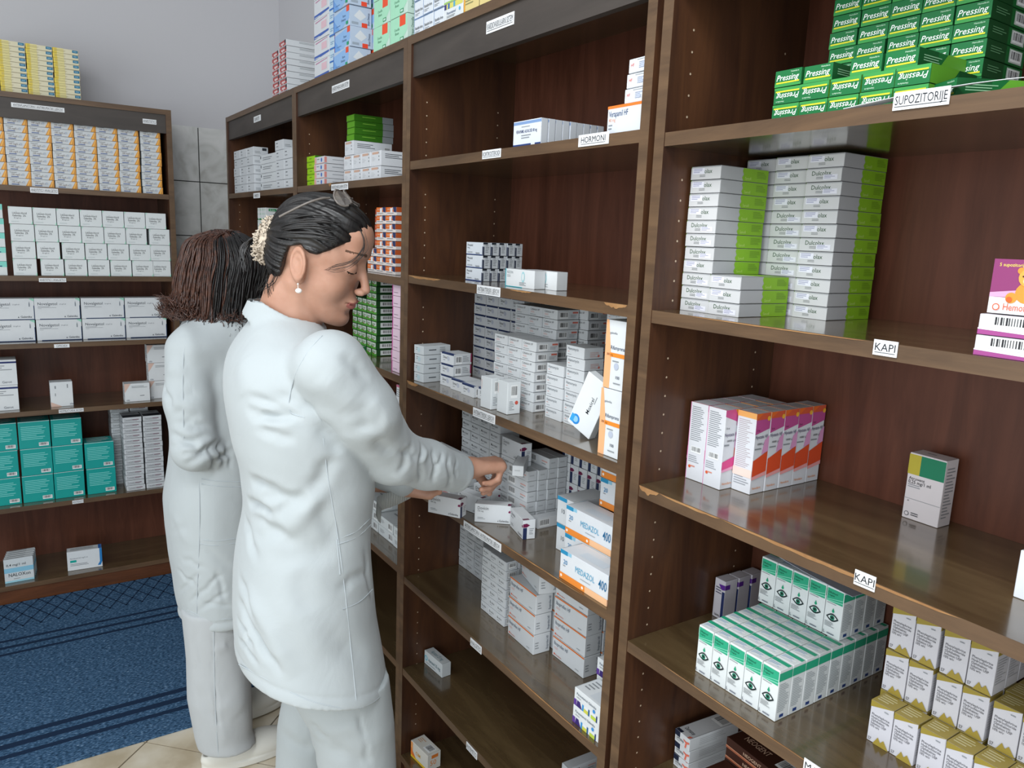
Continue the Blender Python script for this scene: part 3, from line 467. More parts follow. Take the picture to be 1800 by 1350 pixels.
kind('derma','ointment_carton',.040,.125,.0255,base='cfd2d4',F=(('r',0,.55,.35,1,'20283c'),('t','Dermatop',.12,.35,.26,INK,.5),('l',.12,.15,.5,.28,1,G),('p',[(.7,.1),(.8,.1),(.85,.5),(1,.6),(1,.75),(.8,.65),(.6,.7),(.6,.6),(.75,.5)],'d8705c')),T=(('r',0,0,.4,.06,'20283c'),('t','Dermatop',.2,.12,.08,'2a2e36',.6),('p',[(.8,.0),(.9,.0),(.95,.08),(.8,.06)],'d8705c'),('b',.2,.65,.9,.9)),R=(('l',.2,.2,.8,.8,4,'b4b6b8'),))
kind('blog','brown_carton',.135,.055,.021,base='3a1f16',F=(('r',0,.0,1,.2,'9a5a40'),('r',0,.2,1,.24,'d8a080'),('t','NEOGENT',.3,.42,.3,'c8a890',.34),('t','0,8 + 1',.7,.42,.3,'c8a890',.2)),T=(('t','NEOGENT',.15,.4,.25,'c8a890',.4),('b',.7,.3,.9,.8)))
# ---------------------------------------------------------------- LEFT BOOKCASE
XF=-3.66
NTH=['','rightmost column','second column from the right','third column from the right','fourth column from the right','fifth column from the right','sixth column from the right','seventh column from the right','eighth column from the right']
for i,y in enumerate((.2225,.132,.0425,-.05)):
    column('yellow',XF,y,2.0785,10,'thin yellow carton',NTH[i+1]+' atop left bookcase','yellow cartons on top of the left bookcase',90)
for i in range(8):
    column('orange',-3.655,.0415+.0788*(6-i)+(.006 if i==0 else 0),ZL[0],9,'white-orange carton',NTH[i+1]+' on top shelf','orange cornered ampoule cartons',90)
yy=[.035,.117,.199,.281,.363,.445,.527]
offs=[[0]*7,[0,.012,.012,.012,.012,.012,.012],[0]*5+[0,.022] ,[0]*7]
lay=[ (ZL[1],[.036,.130,.214,.2975,.381,.4645,.548-.012]),(ZL[1]+.0675,[.036,.120,.208,.291,.374,.457,.5365]),(ZL[1]+.135,[.036,.118,.200,.282,.364,.446,.5365]),(ZL[1]+.2025,[.033,.115,.197,.279,.361,.443,.525])]
for r_,(z,ys) in enumerate(lay):
    for i,y in enumerate(ys):
        put('lido',-3.65+jit.uniform(-.004,.002),y,z,90+jit.uniform(-.7,.7),'white anaesthetic ampoule carton, %s row, %s'%(('bottom','third','second','top')[r_],NTH[7-i]),'white anaesthetic cartons on the second shelf')
column('tealcol',-3.65,-.024,ZL[1],5,'white carton with teal band','at left frame edge, second shelf','teal banded cartons',90)
for i,y in enumerate((.432,.2655,.099,-.0675,-.234)):
    column('noval',-3.70,y,ZL[2],2,'large white navy-edged carton',NTH[i+1]+' on third shelf','large navy edged cartons on the third shelf',90)
column('bluewhite',-3.68,-.145,ZL[3],2,'white carton with dark blue band','at left end of fourth shelf','blue banded cartons',90)
put('ctscan',-3.68,.131,ZL[3],90,'single small white carton alone in the middle of the fourth shelf')
put('ctwide',-3.67,.410,ZL[3],90,'wide white carton with pale pink corner in front of a stack')
column('ctwide',-3.70,.5125,ZL[3],3,'white carton with pink corner','stack behind the women\'s coats','pink cornered cartons',90)
tz=ZL[4]
for i,(y,n) in enumerate(((.2425,2),(.1245,3),(.006,3),(-.1125,3))):
    column('teal',-3.675,y,tz,n,'turquoise carton',NTH[i+1]+' on fifth shelf','turquoise cartons on the fifth shelf',90,.003)
for i,y in enumerate((.555,.4755,.3945)):
    column('flat',-3.655,y if i else .5395+.0135,tz-.0,14,'thin white tablet carton',('stack half hidden by a coat','right full stack beside turquoise cartons','left stack next to turquoise cartons')[i],'flat tablet cartons beside the turquoise ones',90,.0015) if i else None
column('flat',-3.78,.36,tz,15,'thin white tablet carton','stack in second row by turquoise cartons','flat tablet cartons in the second row',90)
column('flat',-3.78,.44,tz,15,'thin white tablet carton','right stack of the second row','flat tablet cartons in the second row',90)
column('flat',-3.70,.5535-.002,tz,15,'thin white tablet carton','stack cut off by the coat','flat tablet cartons by the coat',90) if False else None
for i in range(5):
    put('nalox',-3.665-.021*i,-.083+.003*i,.0853,90+jit.uniform(-1,1),'flat white naloxone carton with pale blue band, %s of five'%(('frontmost','second','third','fourth','rearmost')[i]),'naloxone cartons')
put('whiteteal',-3.68,.148,.0853,86,'white and blue carton with rubber band on the lowest shelf')
# ---------------------------------------------------------------- FAR BOOKCASES: tops
zt=2.0785
for k,(x,n) in enumerate(((-3.075,8),(-2.985,9))):
    column('pinktop',x,.905,zt,n,'red-ended flat carton',('left','right')[k]+' column atop far bookcase','red ended cartons on top of the far bookcase')
column('bluestripe',-2.575,.895,zt,5,'white carton with blue stripe','stack on top behind the blue ones','blue striped cartons')
column('cyan',-2.437,.895,zt,8,'small pale blue carton','narrow stack between blue columns','small pale blue cartons')
for r_,(y,dx) in enumerate(((.889,0),)):
    column('blue',-2.378,y,zt,5,'blue-white syringe carton','front stack on top of second bookcase','blue syringe cartons',0,.003)
column('blue',-2.372,.962,zt,5,'blue-white syringe carton','stack just behind the front one','blue syringe cartons',0,.003)
column('blue',-2.372,1.035,zt,5,'blue-white syringe carton','hindmost stack on second bookcase','blue syringe cartons',0,.003)
column('green',-2.068,.885,zt,3,'mint green syringe carton','left front stack over the divider','green syringe cartons',0,.002)
column('green',-1.962,.885,zt,3,'mint green syringe carton','right front stack over the divider','green syringe cartons',0,.002)
column('green',-1.962,.948,zt,3,'mint green syringe carton','stack behind the right front one','green syringe cartons',0,.002)
put('green',-2.115,.955,zt+.066,-20,'mint green syringe carton jutting out crookedly to the left','green syringe cartons') 
put('green',-2.075,.948,zt,0,'mint green syringe carton, lowest, behind the left front stack','green syringe cartons')
for i in range(3): column('white3',-1.822+.0515*i,.885,zt,4,'white forte carton',('left','middle','right')[i]+' column above third bookcase','white forte cartons')
column('striped',-1.665,.885,zt,3,'white carton with coloured stripes','stack beside the yellow boxes','striped cartons on top')
column('yellowbox',-1.575,.885,zt,3,'wide yellow carton','stack on top of third bookcase','yellow cartons on top')
for i in range(2): column('striped',-1.42+.088*i,.885,zt,3,'white carton with coloured stripes',('left','right')[i]+' stack right of yellow boxes','striped cartons by the frame edge')
# ---------------------------------------------------------------- bookcases 1 and 2
z1=ZA[0]
for i in range(3): column('tiny',-3.615+.1065*i,.888,z1,5,'small white carton',('left','middle','right')[i]+' column in far bookcase','small white cartons in the far bookcase')
column('longtiny',-3.28,.91,z1,4,'long white carton','stack in the middle of far bookcase','long white cartons in the far bookcase')
for i in range(2): column('tiny',-3.035+.1065*i,.90,z1,4+(i==0),'small white carton',('left','right')[i]+' column near the divider','small white cartons near the divider')
for i in range(7): column('thingreen',-3.30+.0165*i,.90+.0*i,ZA[1],4,'thin white-green carton',NTH[7-i],'thin white and green cartons in the far bookcase')
for i in range(2): column('tiny',-3.08+.108*i,1.0,ZA[1],6,'white carton',('left','right')[i]+' stack behind green-edged cartons','white cartons on second far shelf')
for i in range(4): column('tiny',-3.2+.108*i,.93,ZA[2],6,'white carton',NTH[4-i]+' behind the heads','white cartons behind the heads')
# second bookcase
column('lime',-2.685,.905,z1,5,'lime green carton','stack at the left end','lime green cartons')
column('redring',-2.597,.90,z1,4,'white carton with red end','stack right of lime ones','white cartons with red ends')
for i in range(4): column('vit',-2.39+.071*i,.925,z1,2,'white block carton',NTH[4-i]+' in second bookcase','white block cartons in the second bookcase')
put('vit',-2.385,.925,z1+.0872,0,'single long white carton lying on the block of white cartons')
column('limedark',-2.38,.93,z1+.1306,4,'dark green carton','stack on the white carton','dark green cartons')
for i in range(3): column('vit3',-2.205+.0648*i,1.062,z1,4,'white carton',('left','middle','right')[i]+' rear column by right panel','white cartons at the rear of the second bookcase')
zo=ZA[1]
for i in range(2): column('orangewhite',-2.086+.0645*i,.905,zo,8,'orange-white carton',('left','right')[i]+' front column','orange and white cartons, front columns')
column('orangewhite',-2.152,.905,zo,3,'orange-white carton','short front column','orange and white cartons, short column')
for i in range(2): column('oragered',-2.225+.0565*i,.96 if i else .96,zo,8,'rust red carton',('left','right')[i]+' rear column','rust red cartons')
zn=ZA[2]
for i in range(5):
    n=8 if i<3 else 11
    column('nazal',-2.365+.0382*i,.945,zn,n,'green nasal spray carton',NTH[5-i],'green nasal spray cartons')
column('pinkcol',-1.9300,.885,zn,8,'pink carton','column by the right panel','pink cartons')
put('greenflat',-2.36,.905,zn,6,'flat green carton lying alone left of the nasal spray cartons')
zq=ZA[3]
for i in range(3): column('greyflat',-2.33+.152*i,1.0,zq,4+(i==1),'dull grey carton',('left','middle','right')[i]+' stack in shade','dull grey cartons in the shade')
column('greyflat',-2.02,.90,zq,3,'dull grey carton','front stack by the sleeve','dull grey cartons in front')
column('pinkedge',-1.895,.885,zq,4,'white carton with crimson edge','stack at the right panel','crimson edged cartons')
for i in range(3): column('plainwhite',-2.2+.11*i,.92,ZA[4],2+(i==0),'white carton',('left','middle','right')[i]+' stack behind the coat','white cartons behind the coat')
column('bluered',-2.28,1.05,ZA[4],3,'blue carton with red edge','stack behind','blue and red cartons')
for i in range(6): column('bluered',-2.20+.047*i,1.06,ZA[5],4,'dark blue carton with red corner',NTH[6-i],'dark blue cartons low in the second bookcase')
put('redwhite',-2.03,.97,ZA[5],-30,'white carton with red edge low behind the coat')
# ---------------------------------------------------------------- third bookcase
z=ZB[0]
for i in range(9): put('verap',-1.3605+jit.uniform(-.001,.001),.888+.0176*i,z,jit.uniform(-.6,.6),'white heart tablet carton with blue bands, %s in the row'%('front one','second','third','fourth','fifth','sixth','seventh','eighth','rearmost')[i],'heart tablet cartons in a row')
put('verhf',-1.0635,.885,z,0,'white carton with orange top line at the right panel')
for k in range(3): put('verred',-1.026+.003*k,.888,z+.0482+k*.0232,jit.uniform(-2,2),'small white carton with red letters, %s of three'%('lowest','middle','highest')[k],'small white cartons stacked on the orange lined one')
z=ZB[1]
for i in range(5):
    for k in range(3):
        put('presol',-1.62+jit.uniform(-.001,.001),.935+.0225*i,z+.0303*k,0,'small white-navy carton, %s layer, %s'%(('bottom','middle','top')[k],('front','second','third','fourth','rearmost')[i]),'white and navy cartons in a block of fifteen')
put('bizon',-1.412,.915,z,0,'white carton with turquoise edge and round emblem, in front')
put('bizon',-1.375,.945,z,0,'white carton tucked behind the turquoise-edged one')
z=ZB[2]
column('white4',-1.791,.885,z,4,'white carton','left-hand stack by the divider','white cartons at the left of the middle shelf',6)
for i in range(4): column('sinac',-1.802+.0608*i,1.07,z,8,'navy-striped antibiotic carton',('leftmost','second','third','fourth')[i]+' rear column','navy striped antibiotic cartons at the back')
column('sinac',-1.718,.925,z,3,'navy-striped antibiotic carton','front stack beside plain white ones','navy striped antibiotic cartons, front stack',4)
put('sinac',-1.655,.92,z,3,'navy-striped antibiotic carton on the shelf, second from the left')
put('sinac',-1.592,.915,z,1,'navy-striped antibiotic carton, third from the left, beside upright ones')
put('sinac',-1.53,.925,z,1,'navy-striped antibiotic carton half hidden behind upright carton')
put('sinac',-1.535,.985,z+.0,0,'navy-striped antibiotic carton behind the front ones')
for i in range(3):
    column('cefhf',-1.513+.0556*i,.958,z,7,'white capsule carton',('left','middle','right')[i]+' column of front block','white capsule cartons, front block')
    column('cefhf',-1.528+.0556*i,1.023,z,10,'white capsule carton',('left','middle','right')[i]+' column of middle block','white capsule cartons, middle block')
    column('cefhf',-1.50+.0556*i,1.09,z,10,'white capsule carton',('left','middle','right')[i]+' column of rear block','white capsule cartons, rear block')
put('upright',-1.448,.883,z,3,'white carton standing upright, left of the upright pair','upright white cartons')
put('upright',-1.394,.893,z,0,'white carton standing upright, right of the upright pair','upright white cartons')
column('hemo',-1.307,.962,z,5,'white antibiotic carton','left stack near orange boxes','white antibiotic cartons, left stack')
column('hemo',-1.245,.965,z,7,'white antibiotic carton','middle stack near orange boxes','white antibiotic cartons, middle stack')
for i in range(2): column('hemo',-1.225+.061*i,1.05,z,10,'white antibiotic carton',('left','right')[i]+' rear stack','white antibiotic cartons, rear stacks')
put('moxi',-1.167,.912,z+.0137,10,'white carton with round blue emblem leaning on orange-striped carton',tilt=24)
put('ritom',-1.031,.882,z,0,'tall white-orange antibiotic carton, lower of two at the panel','orange striped antibiotic cartons')
put('ritom',-1.030,.884,z+.1223,0,'tall white-orange antibiotic carton, upper of two at the panel','orange striped antibiotic cartons')
z=ZB[3]
for i in range(4): column('macro',-1.73+.0475*i,1.0,z,9,'white tablet carton',('leftmost','second','third','fourth')[i]+' rear column','white tablet cartons at the back of the fourth shelf')
column('longbox',-1.80,.90,z,4,'long white carton','stack behind the sleeve','long white cartons behind the sleeve',1)
column('dovi',-1.508,.985,z,4,'white-purple carton','upright stack behind the hand','white and purple cartons, stack behind the hand')
for i in range(6): column('dovi',-1.40+.0325*i,1.1755,z,4,'white-purple carton',('leftmost','second','third','fourth','fifth','rightmost')[i]+' against the back','white and purple cartons against the back',-90,0)
put('dovi',-1.556,.893,z,14,'white-purple carton on the shelf just under the hand')
put('dovi',-1.566,.985,z,33,'white-purple carton standing behind, right of the hand')
put('dovi',-1.452,.880,z,50,'white-purple carton turned towards the camera, in front')
put('dovi',-1.392,.940,z,-14,'white-purple carton lying askew at the shelf edge')
put('dovi',-1.585,.955,z,20,'white-purple carton half under the reaching fingers')
for i in range(4): column('greyb',-1.472+.003*i,.981+.0269*i,z,5+(i>1),'plain pale carton',('front','second','third','rearmost')[i]+' row of block','plain pale cartons in a block')
put('greyb',-1.437,.985,z+.1278,-42,'plain pale carton lying askew on top of the block')
put('greyb',-1.345,.985,z,90,'plain pale carton lying lengthwise right of the block')
column('med',-1.179,.936,z,2,'white-blue-orange carton','left front stack','white, blue and orange tablet cartons, front')
put('med',-1.118,.905-.027,z,0,'white-blue-orange carton at the very front, right corner')
column('med',-1.146,.994,z,4,'white-blue-orange carton','rear stack by the panel','white, blue and orange tablet cartons, rear')
column('medend',-1.236,.955,z,2,'white carton end with blue corner','left of the orange-banded ones','blue cornered cartons')
z=ZB[4]
for i in range(3): column('thinrow',-1.803+.0428*i,1.045,z,10,'dull white carton',('left','middle','right')[i]+' rear column, fifth shelf','dull white cartons at the rear of the fifth shelf')
for i in range(3): column('midrow',-1.541+.0373*i,.961,z,7,'small white carton',('left','middle','right')[i]+' column of the block','small white cartons in a block')
for i in range(3): column('midrow',-1.541+.0373*i,.996,z,7,'small white carton',('left','middle','right')[i]+' column behind the block','small white cartons behind the block')
column('ibu',-1.403,.955,z,3,'white painkiller carton, orange line','left stack','orange lined painkiller cartons, left',-2)
put('ibu',-1.40,.985,z+.1464,-14,'orange-lined painkiller carton lying askew on the left stack')
column('ibu',-1.395,1.005,z,3,'white painkiller carton, orange line','behind the left stack','orange lined painkiller cartons, behind')
column('ibu',-1.271,.990,z,4,'white painkiller carton, orange line','right stack','orange lined painkiller cartons, right')
column('ibu',-1.271,1.04,z,4,'white painkiller carton, orange line','behind the right stack','orange lined painkiller cartons, right rear')
column('para',-1.052,.880,z,2,'white carton with colourful stripes','front stack at the panel','colourfully striped cartons, front')
column('para',-1.065,.945,z,3,'white carton with colourful stripes','rear stack at the panel','colourfully striped cartons, rear')
z=ZB[5]
put('pillend',-1.797,.936,z,4,'single white carton with turquoise print lying on the sixth shelf')
for i in range(3): put('greyb',-1.20+.05*i,1.0,z,88,'pale carton far back on the sixth shelf, %s'%('left','middle','right')[i],'pale cartons far back on the sixth shelf')
column('greyb',-1.12,.95,z,2,'pale carton','short stack by right panel, sixth shelf','pale cartons by the panel')
put('orangeyel',-1.785,.892,.1155,6,'single white carton with orange corner and yellow base line, lowest shelf')
# ---------------------------------------------------------------- nearest bookcase
z=ZC[0]
for i in range(5): column('press',-.7245+.0432*i,.893,z,2,'green carton set upside down',('leftmost','second','third','fourth','rightmost')[i]+' front column','green cartons set upside down in front',0,.001,True)
for i in (0,1,2,3): put('press',-.7245+.0432*i+(.022 if i>1 else 0),.893+(.003*i),z+.0438,jit.uniform(-2,2),'green carton right way up on the upside-down ones, %s'%('leftmost','second','third','fourth')[i],'green cartons on the upside down row')
put('press',-.51,.905,z,-30,'green carton slid askew right of the front block')
for i in range(5): column('pressb',-.722+.0433*i,1.0,z,9,'green carton',('leftmost','second','third','fourth','rightmost')[i]+' rear column','green cartons in the rear wall')
mb=MB(); pp=[]
for k in range(9):
    u=k/8; mb.poly([(-.60+.30*u,.8705,z+.0012+.009*math.sin(u*3.1)),(-.60+.30*(u+.125),.8705,z+.0012+.009*math.sin((u+.125)*3.1)),(-.585+.30*(u+.125),.885+.0,z+.0004+.012*math.sin((u+.125)*3.1)),(-.585+.30*u,.885,z+.0004+.012*math.sin(u*3.1))],mat('dfe3e8',.6,.3,'paper'))
sh=mb.build('paper_sheet'); md=sh.modifiers.new('t','SOLIDIFY'); md.thickness=.0006
tag(sh,'white paper sheet lying on the front edge of the top shelf','paper')
z=ZC[1]
pat=[1,1,1,0,1,1,1,0,0,0,0]
for nm,x,y,n,pt in (('leftmost front stack',-.903,.930,11,[1,1,1,0,1,1,1,0,0,0,0]),('low middle stack',-.840,.928,3,[1,0,0]),('right-hand tall stack',-.771,1.045,12,[0,0,0,0,0,1,0,0,0,1,1,0]),('tall stack behind the low one',-.8335,1.05,12,[1]*8+[0,0,0,0]),('tall stack behind the leftmost',-.8965,1.055,12,[0]*12)):
    for k in range(n):
        put('dulc%d'%pt[k],x+jit.uniform(0,.0010)+(.0002*k if nm[0]=='l' else 0),y+jit.uniform(-.001,.001),z+k*.02075,jit.uniform(-.5,.5),'white-lime laxative carton, %s%s'%(rowpos(n-k,n)+', ',nm),'white and lime laxative cartons')
column('bearflat',-.410,.876,z,2,'pink-white suppository carton','lying under the bear one','flat pink suppository cartons')
put('bear',-.407,.884,z+.046,0,'upright magenta carton with an orange bear picture')
z=ZC[2]
for i in range(2):
    for j in range(4): put('nysp' if i==0 or j==0 else 'nyso',-.898+.0395*i,.972+.0395*j,z,jit.uniform(-1,1),'tall white-pink drops carton, %s row, %s'%(('left','right')[i],('front','second','third','rearmost')[j]),'white and pink drops cartons')
for j in range(5): put('nyso',-.8185,1.002+.0368*j-.004,z,jit.uniform(-1,1),'tall red-pink drops carton at right side, %s'%('front','second','third','fourth','rearmost')[j],'red and pink drops cartons')
put('atro',-.600,1.135,z,-1.5,'single carton with olive and green squares standing alone')
put('edge',-.375,.985,z,0,'white carton cut off by the right frame edge')
z=ZC[3]
for i in range(5):
    for j in range(9):
        put('eye',-.777+.0316*i,.903+.0311*j,z+(0),jit.uniform(-.5,.5),'green-white eye drops carton, lower layer, %s, %s'%(('leftmost','second','third','fourth','rightmost')[i],('front','second row','third row','fourth row','fifth row','sixth row','seventh row','eighth row','rearmost')[j]),'green and white eye drops cartons, lower layer')
for i in range(5):
    for j in range(4):
        put('eye',-.785+.0316*i,1.068+.0311*j-.012,z+.0834,jit.uniform(-.5,.5),'green-white eye drops carton, upper layer, %s, %s'%(('leftmost','second','third','fourth','rightmost')[i],('front','second row','third row','rearmost')[j]),'green and white eye drops cartons, upper layer')
mb=MB(); 
for k in range(8):
    a0,a1=k/8,(k+1)/8
    f=lambda a:.0145*(1-a)**2+.0006
    mb.poly([(-.80+.19*a0,1.06-.012*a0,z+.1675+f(a0)),(-.80+.19*a1,1.06-.012*a1,z+.1675+f(a1)),(-.775+.17*a1,1.13,z+.1675+f(a1)),(-.775+.17*a0,1.13,z+.1675+f(a0))],mat('b4bac8',.6,.3,'paper'))
sh=mb.build('paper_sheet'); md=sh.modifiers.new('t','SOLIDIFY'); md.thickness=.0006; md.offset=1
tag(sh,'bluish paper leaflet lying on the upper layer of eye drops cartons','paper')
for j in range(3): put('purple',-.897+.002*j,1.075+.034*j,z,jit.uniform(-2,2),'tall pale carton with purple corner, %s of three'%('front','middle','rear')[j],'purple cornered cartons')
P5=('leftmost','second','third','fourth','fifth','sixth','seventh')
for i in range(6): put('gold',-.527+.0345*i+(.002 if i>1 else 0),.9875+jit.uniform(-.001,.001),z,jit.uniform(-1,1),'white-gold eye drops carton, front row, %s'%P5[i],'white and gold eye drops cartons, front row')
for i in range(6):
    for k in range(3):
        if i>=4 and k==2: continue
        put('gold',-.536+.0345*i+(.004 if i>1 else 0)+(.004 if i>3 else 0),1.0245+.003*(k==2),z+k*.0638,jit.uniform(-1,1),'white-gold eye drops carton, second row, %s, %s layer'%(P5[i],('bottom','middle','top')[k]),'white and gold eye drops cartons, second row')
for i in range(6):
    for j in range(3):
        for k in range(3):
            if i<4 and (k<2 and i not in(3,)): continue
            if i>=4 and k==2: continue
            put('gold',-.536+.0345*i+.004,1.0625+.0352*j,z+k*.0638,jit.uniform(-.5,.5),'white-gold eye drops carton, %s row back, %s, %s layer'%(('third','fourth','fifth')[j],P5[i],('bottom','middle','top')[k]),'white and gold eye drops cartons at the back') if not (i<4 and k<2 and i!=3) else None
z=ZC[4]
column('derma',-.893,1.0,z,3,'white ointment carton with coral mark','three-high stack, bottom left','white ointment cartons',-4,.002)
for i,(x,y,n) in enumerate(((-.80,1.03,5),(-.80,.972,3),(-.66,1.03,5),(-.66,.97,3))):
    column('blog',x,y,z,n,'dark brown carton',('left rear','left front','right rear','right front')[i]+' stack','dark brown cartons',-3)
# ================================================================ PEOPLE
def nets(fn,lo,hi,h):
    """surface mesh of fn(x,y,z)<0 on a regular grid"""
    lo=np.array(lo,float); hi=np.array(hi,float); n=np.ceil((hi-lo)/h).astype(int)+1
    xs,ys,zs=[(lo[i]+h*np.arange(n[i])).astype(np.float32) for i in range(3)]
    Fv=np.empty(tuple(n),np.float32)
    st=max(1,int(600000/(n[1]*n[2])))
    for i in range(0,n[0],st):
        A,B,Cc=np.meshgrid(xs[i:i+st],ys,zs,indexing='ij'); Fv[i:i+st]=fn(A,B,Cc)
    I=Fv<0
    c=[I[a:n[0]-1+a,b:n[1]-1+b,d:n[2]-1+d] for a in(0,1) for b in(0,1) for d in(0,1)]
    s=sum(x.astype(np.int8) for x in c); act=(s>0)&(s<8)
    idx=np.argwhere(act); ids=-np.ones(act.shape,np.int64); ids[act]=np.arange(len(idx))
    acc=np.zeros((len(idx),3)); cnt=np.zeros(len(idx))
    cor=[(a,b,d) for a in(0,1) for b in(0,1) for d in(0,1)]
    val={q:Fv[idx[:,0]+q[0],idx[:,1]+q[1],idx[:,2]+q[2]] for q in cor}
    for q in cor:
        for ax in range(3):
            if q[ax]: continue
            r=list(q); r[ax]=1; r=tuple(r); u,v=val[q],val[r]; m=(u<0)!=(v<0)
            t=np.where(m,u/np.where(m,u-v,1),0)
            p=np.array(q,float)[None]+np.zeros((len(idx),1)); p[:,ax]+=t
            acc+=p*m[:,None]; cnt+=m
    V=lo+h*(idx+acc/np.maximum(cnt,1)[:,None])
    Q=[]
    for ax in range(3):
        o1,o2=[(1,2),(2,0),(0,1)][ax]
        sl0=[slice(None)]*3; sl1=[slice(None)]*3; sl0[ax]=slice(0,-1); sl1[ax]=slice(1,None)
        a=I[tuple(sl0)]; b=I[tuple(sl1)]; e=np.argwhere(a!=b)
        e=e[(e[:,o1]>0)&(e[:,o2]>0)&(e[:,o1]<n[o1]-1)&(e[:,o2]<n[o2]-1)]
        flip=a[e[:,0],e[:,1],e[:,2]]
        q=[]
        for d1,d2 in((1,1),(0,1),(0,0),(1,0)):
            k=e.copy(); k[:,o1]-=d1; k[:,o2]-=d2; q.append(ids[k[:,0],k[:,1],k[:,2]])
        q=np.stack(q,1); q[~flip]=q[~flip][:,::-1]; Q.append(q)
    Q=np.concatenate(Q); return V,Q
def smooth(V,Q,it=1,lam=.5):
    for _ in range(it):
        S=np.zeros_like(V); C=np.zeros(len(V))
        for a,b in((0,1),(1,2),(2,3),(3,0)):
            for p,q in((a,b),(b,a)):
                np.add.at(S,Q[:,p],V[Q[:,q]]); np.add.at(C,Q[:,p],1)
        V=V+lam*(S/np.maximum(C,1)[:,None]-V)
    return V
def normals(V,Q):
    n=np.cross(V[Q[:,2]]-V[Q[:,0]],V[Q[:,3]]-V[Q[:,1]]); N=np.zeros_like(V)
    for k in range(4): np.add.at(N,Q[:,k],n)
    return N/np.maximum(np.linalg.norm(N,axis=1),1e-9)[:,None]
def tomesh(name,V,Q,mats,mi=None):
    me=bpy.data.meshes.new(name); me.vertices.add(len(V)); me.vertices.foreach_set('co',V.astype(np.float32).ravel())
    me.loops.add(len(Q)*4); me.loops.foreach_set('vertex_index',Q.astype(np.int32).ravel())
    me.polygons.add(len(Q)); me.polygons.foreach_set('loop_start',np.arange(0,len(Q)*4,4,dtype=np.int32))
    me.polygons.foreach_set('loop_total',np.full(len(Q),4,np.int32)) if False else None
    for m in mats: me.materials.append(m)
    if mi is not None: me.polygons.foreach_set('material_index',mi.astype(np.int32))
    me.update(calc_edges=True); me.validate(); me.polygons.foreach_set('use_smooth',[True]*len(me.polygons)); return me
def merge(parts):
    Vs=[];Qs=[];n=0
    for V,Q in parts: Vs.append(V);Qs.append(Q+n);n+=len(V)
    return np.concatenate(Vs),np.concatenate(Qs)
def smin(a,b,k):
    h=np.clip(.5+.5*(b-a)/k,0,1); return b*(1-h)+a*h-k*h*(1-h)
def smax(a,b,k): return -smin(-a,-b,k)
def ell(x,y,z,c,r):
    a,b,d=(x-c[0])/r[0],(y-c[1])/r[1],(z-c[2])/r[2]
    k0=np.sqrt(a*a+b*b+d*d)+1e-9; k1=np.sqrt((a/r[0])**2+(b/r[1])**2+(d/r[2])**2)+1e-9
    return k0*(k0-1)/k1
def cone(x,y,z,p,q,r1,r2,sq=None):
    p=np.array(p,float);q=np.array(q,float);d=q-p;L2=d@d
    t=np.clip(((x-p[0])*d[0]+(y-p[1])*d[1]+(z-p[2])*d[2])/L2,0,1)
    return np.sqrt((x-p[0]-t*d[0])**2+(y-p[1]-t*d[1])**2+(z-p[2]-t*d[2])**2)-(r1+(r2-r1)*t)
def limb(x,y,z,pts,rs,k=.02):
    d=None
    for i in range(len(pts)-1):
        c=cone(x,y,z,pts[i],pts[i+1],rs[i],rs[i+1]); d=c if d is None else smin(d,c,k)
    return d
def poly2(x,z,P):
    P=np.array(P,float); d=np.full(x.shape,1e9); s=np.ones(x.shape); n=len(P)
    for i in range(n):
        a=P[i];b=P[i-1]; e=b-a; wx=x-a[0]; wz=z-a[1]
        t=np.clip((wx*e[0]+wz*e[1])/(e@e),0,1); d=np.minimum(d,(wx-e[0]*t)**2+(wz-e[1]*t)**2)
        c1=z>=a[1];c2=z<b[1];c3=e[0]*wz>e[1]*wx
        s=np.where((c1&c2&c3)|(~c1&~c2&~c3),-s,s)
    return s*np.sqrt(d)
_g=np.random.RandomState(5); _gr=_g.rand(32,32,32)
def vn(x,y,z):
    """cheap value noise 0..1"""
    xi,yi,zi=np.floor(x).astype(int),np.floor(y).astype(int),np.floor(z).astype(int)
    fx,fy,fz=x-xi,y-yi,z-zi; fx=fx*fx*(3-2*fx);fy=fy*fy*(3-2*fy);fz=fz*fz*(3-2*fz); r=0
    for a in(0,1):
        for b in(0,1):
            for c in(0,1):
                r=r+_gr[(xi+a)&31,(yi+b)&31,(zi+c)&31]*(fx if a else 1-fx)*(fy if b else 1-fy)*(fz if c else 1-fz)
    return r
def tube(mb_parts,pts,rs,n=7):
    """swept tube as quads"""
    pts=[np.array(p,float) for p in pts]; V=[];Q=[]
    up=np.array((.3,.9,.2))
    for i,p in enumerate(pts):
        t=pts[min(i+1,len(pts)-1)]-pts[max(i-1,0)]; t/=np.linalg.norm(t)+1e-9
        a=np.cross(t,up); a/=np.linalg.norm(a)+1e-9; b=np.cross(t,a)
        for k in range(n):
            th=2*math.pi*k/n; V.append(p+rs[i]*(a*math.cos(th)+b*math.sin(th)))
    for i in range(len(pts)-1):
        for k in range(n):
            k2=(k+1)%n; Q.append((i*n+k,i*n+k2,(i+1)*n+k2,(i+1)*n+k))
    mb_parts.append((np.array(V),np.array(Q)))
def bez(P,n=10):
    """smooth curve through control points (Catmull-Rom)"""
    P=[np.array(p,float) for p in P]; P=[2*P[0]-P[1]]+P+[2*P[-1]-P[-2]]; out=[]
    for i in range(1,len(P)-2):
        for k in range(n):
            t=k/n; out.append(.5*((2*P[i])+(-P[i-1]+P[i+1])*t+(2*P[i-1]-5*P[i]+4*P[i+1]-P[i+2])*t*t+(-P[i-1]+3*P[i]-3*P[i+1]+P[i+2])*t**3))
    out.append(P[-2]); return out
HEAD=math.atan2(.8356,.5494)
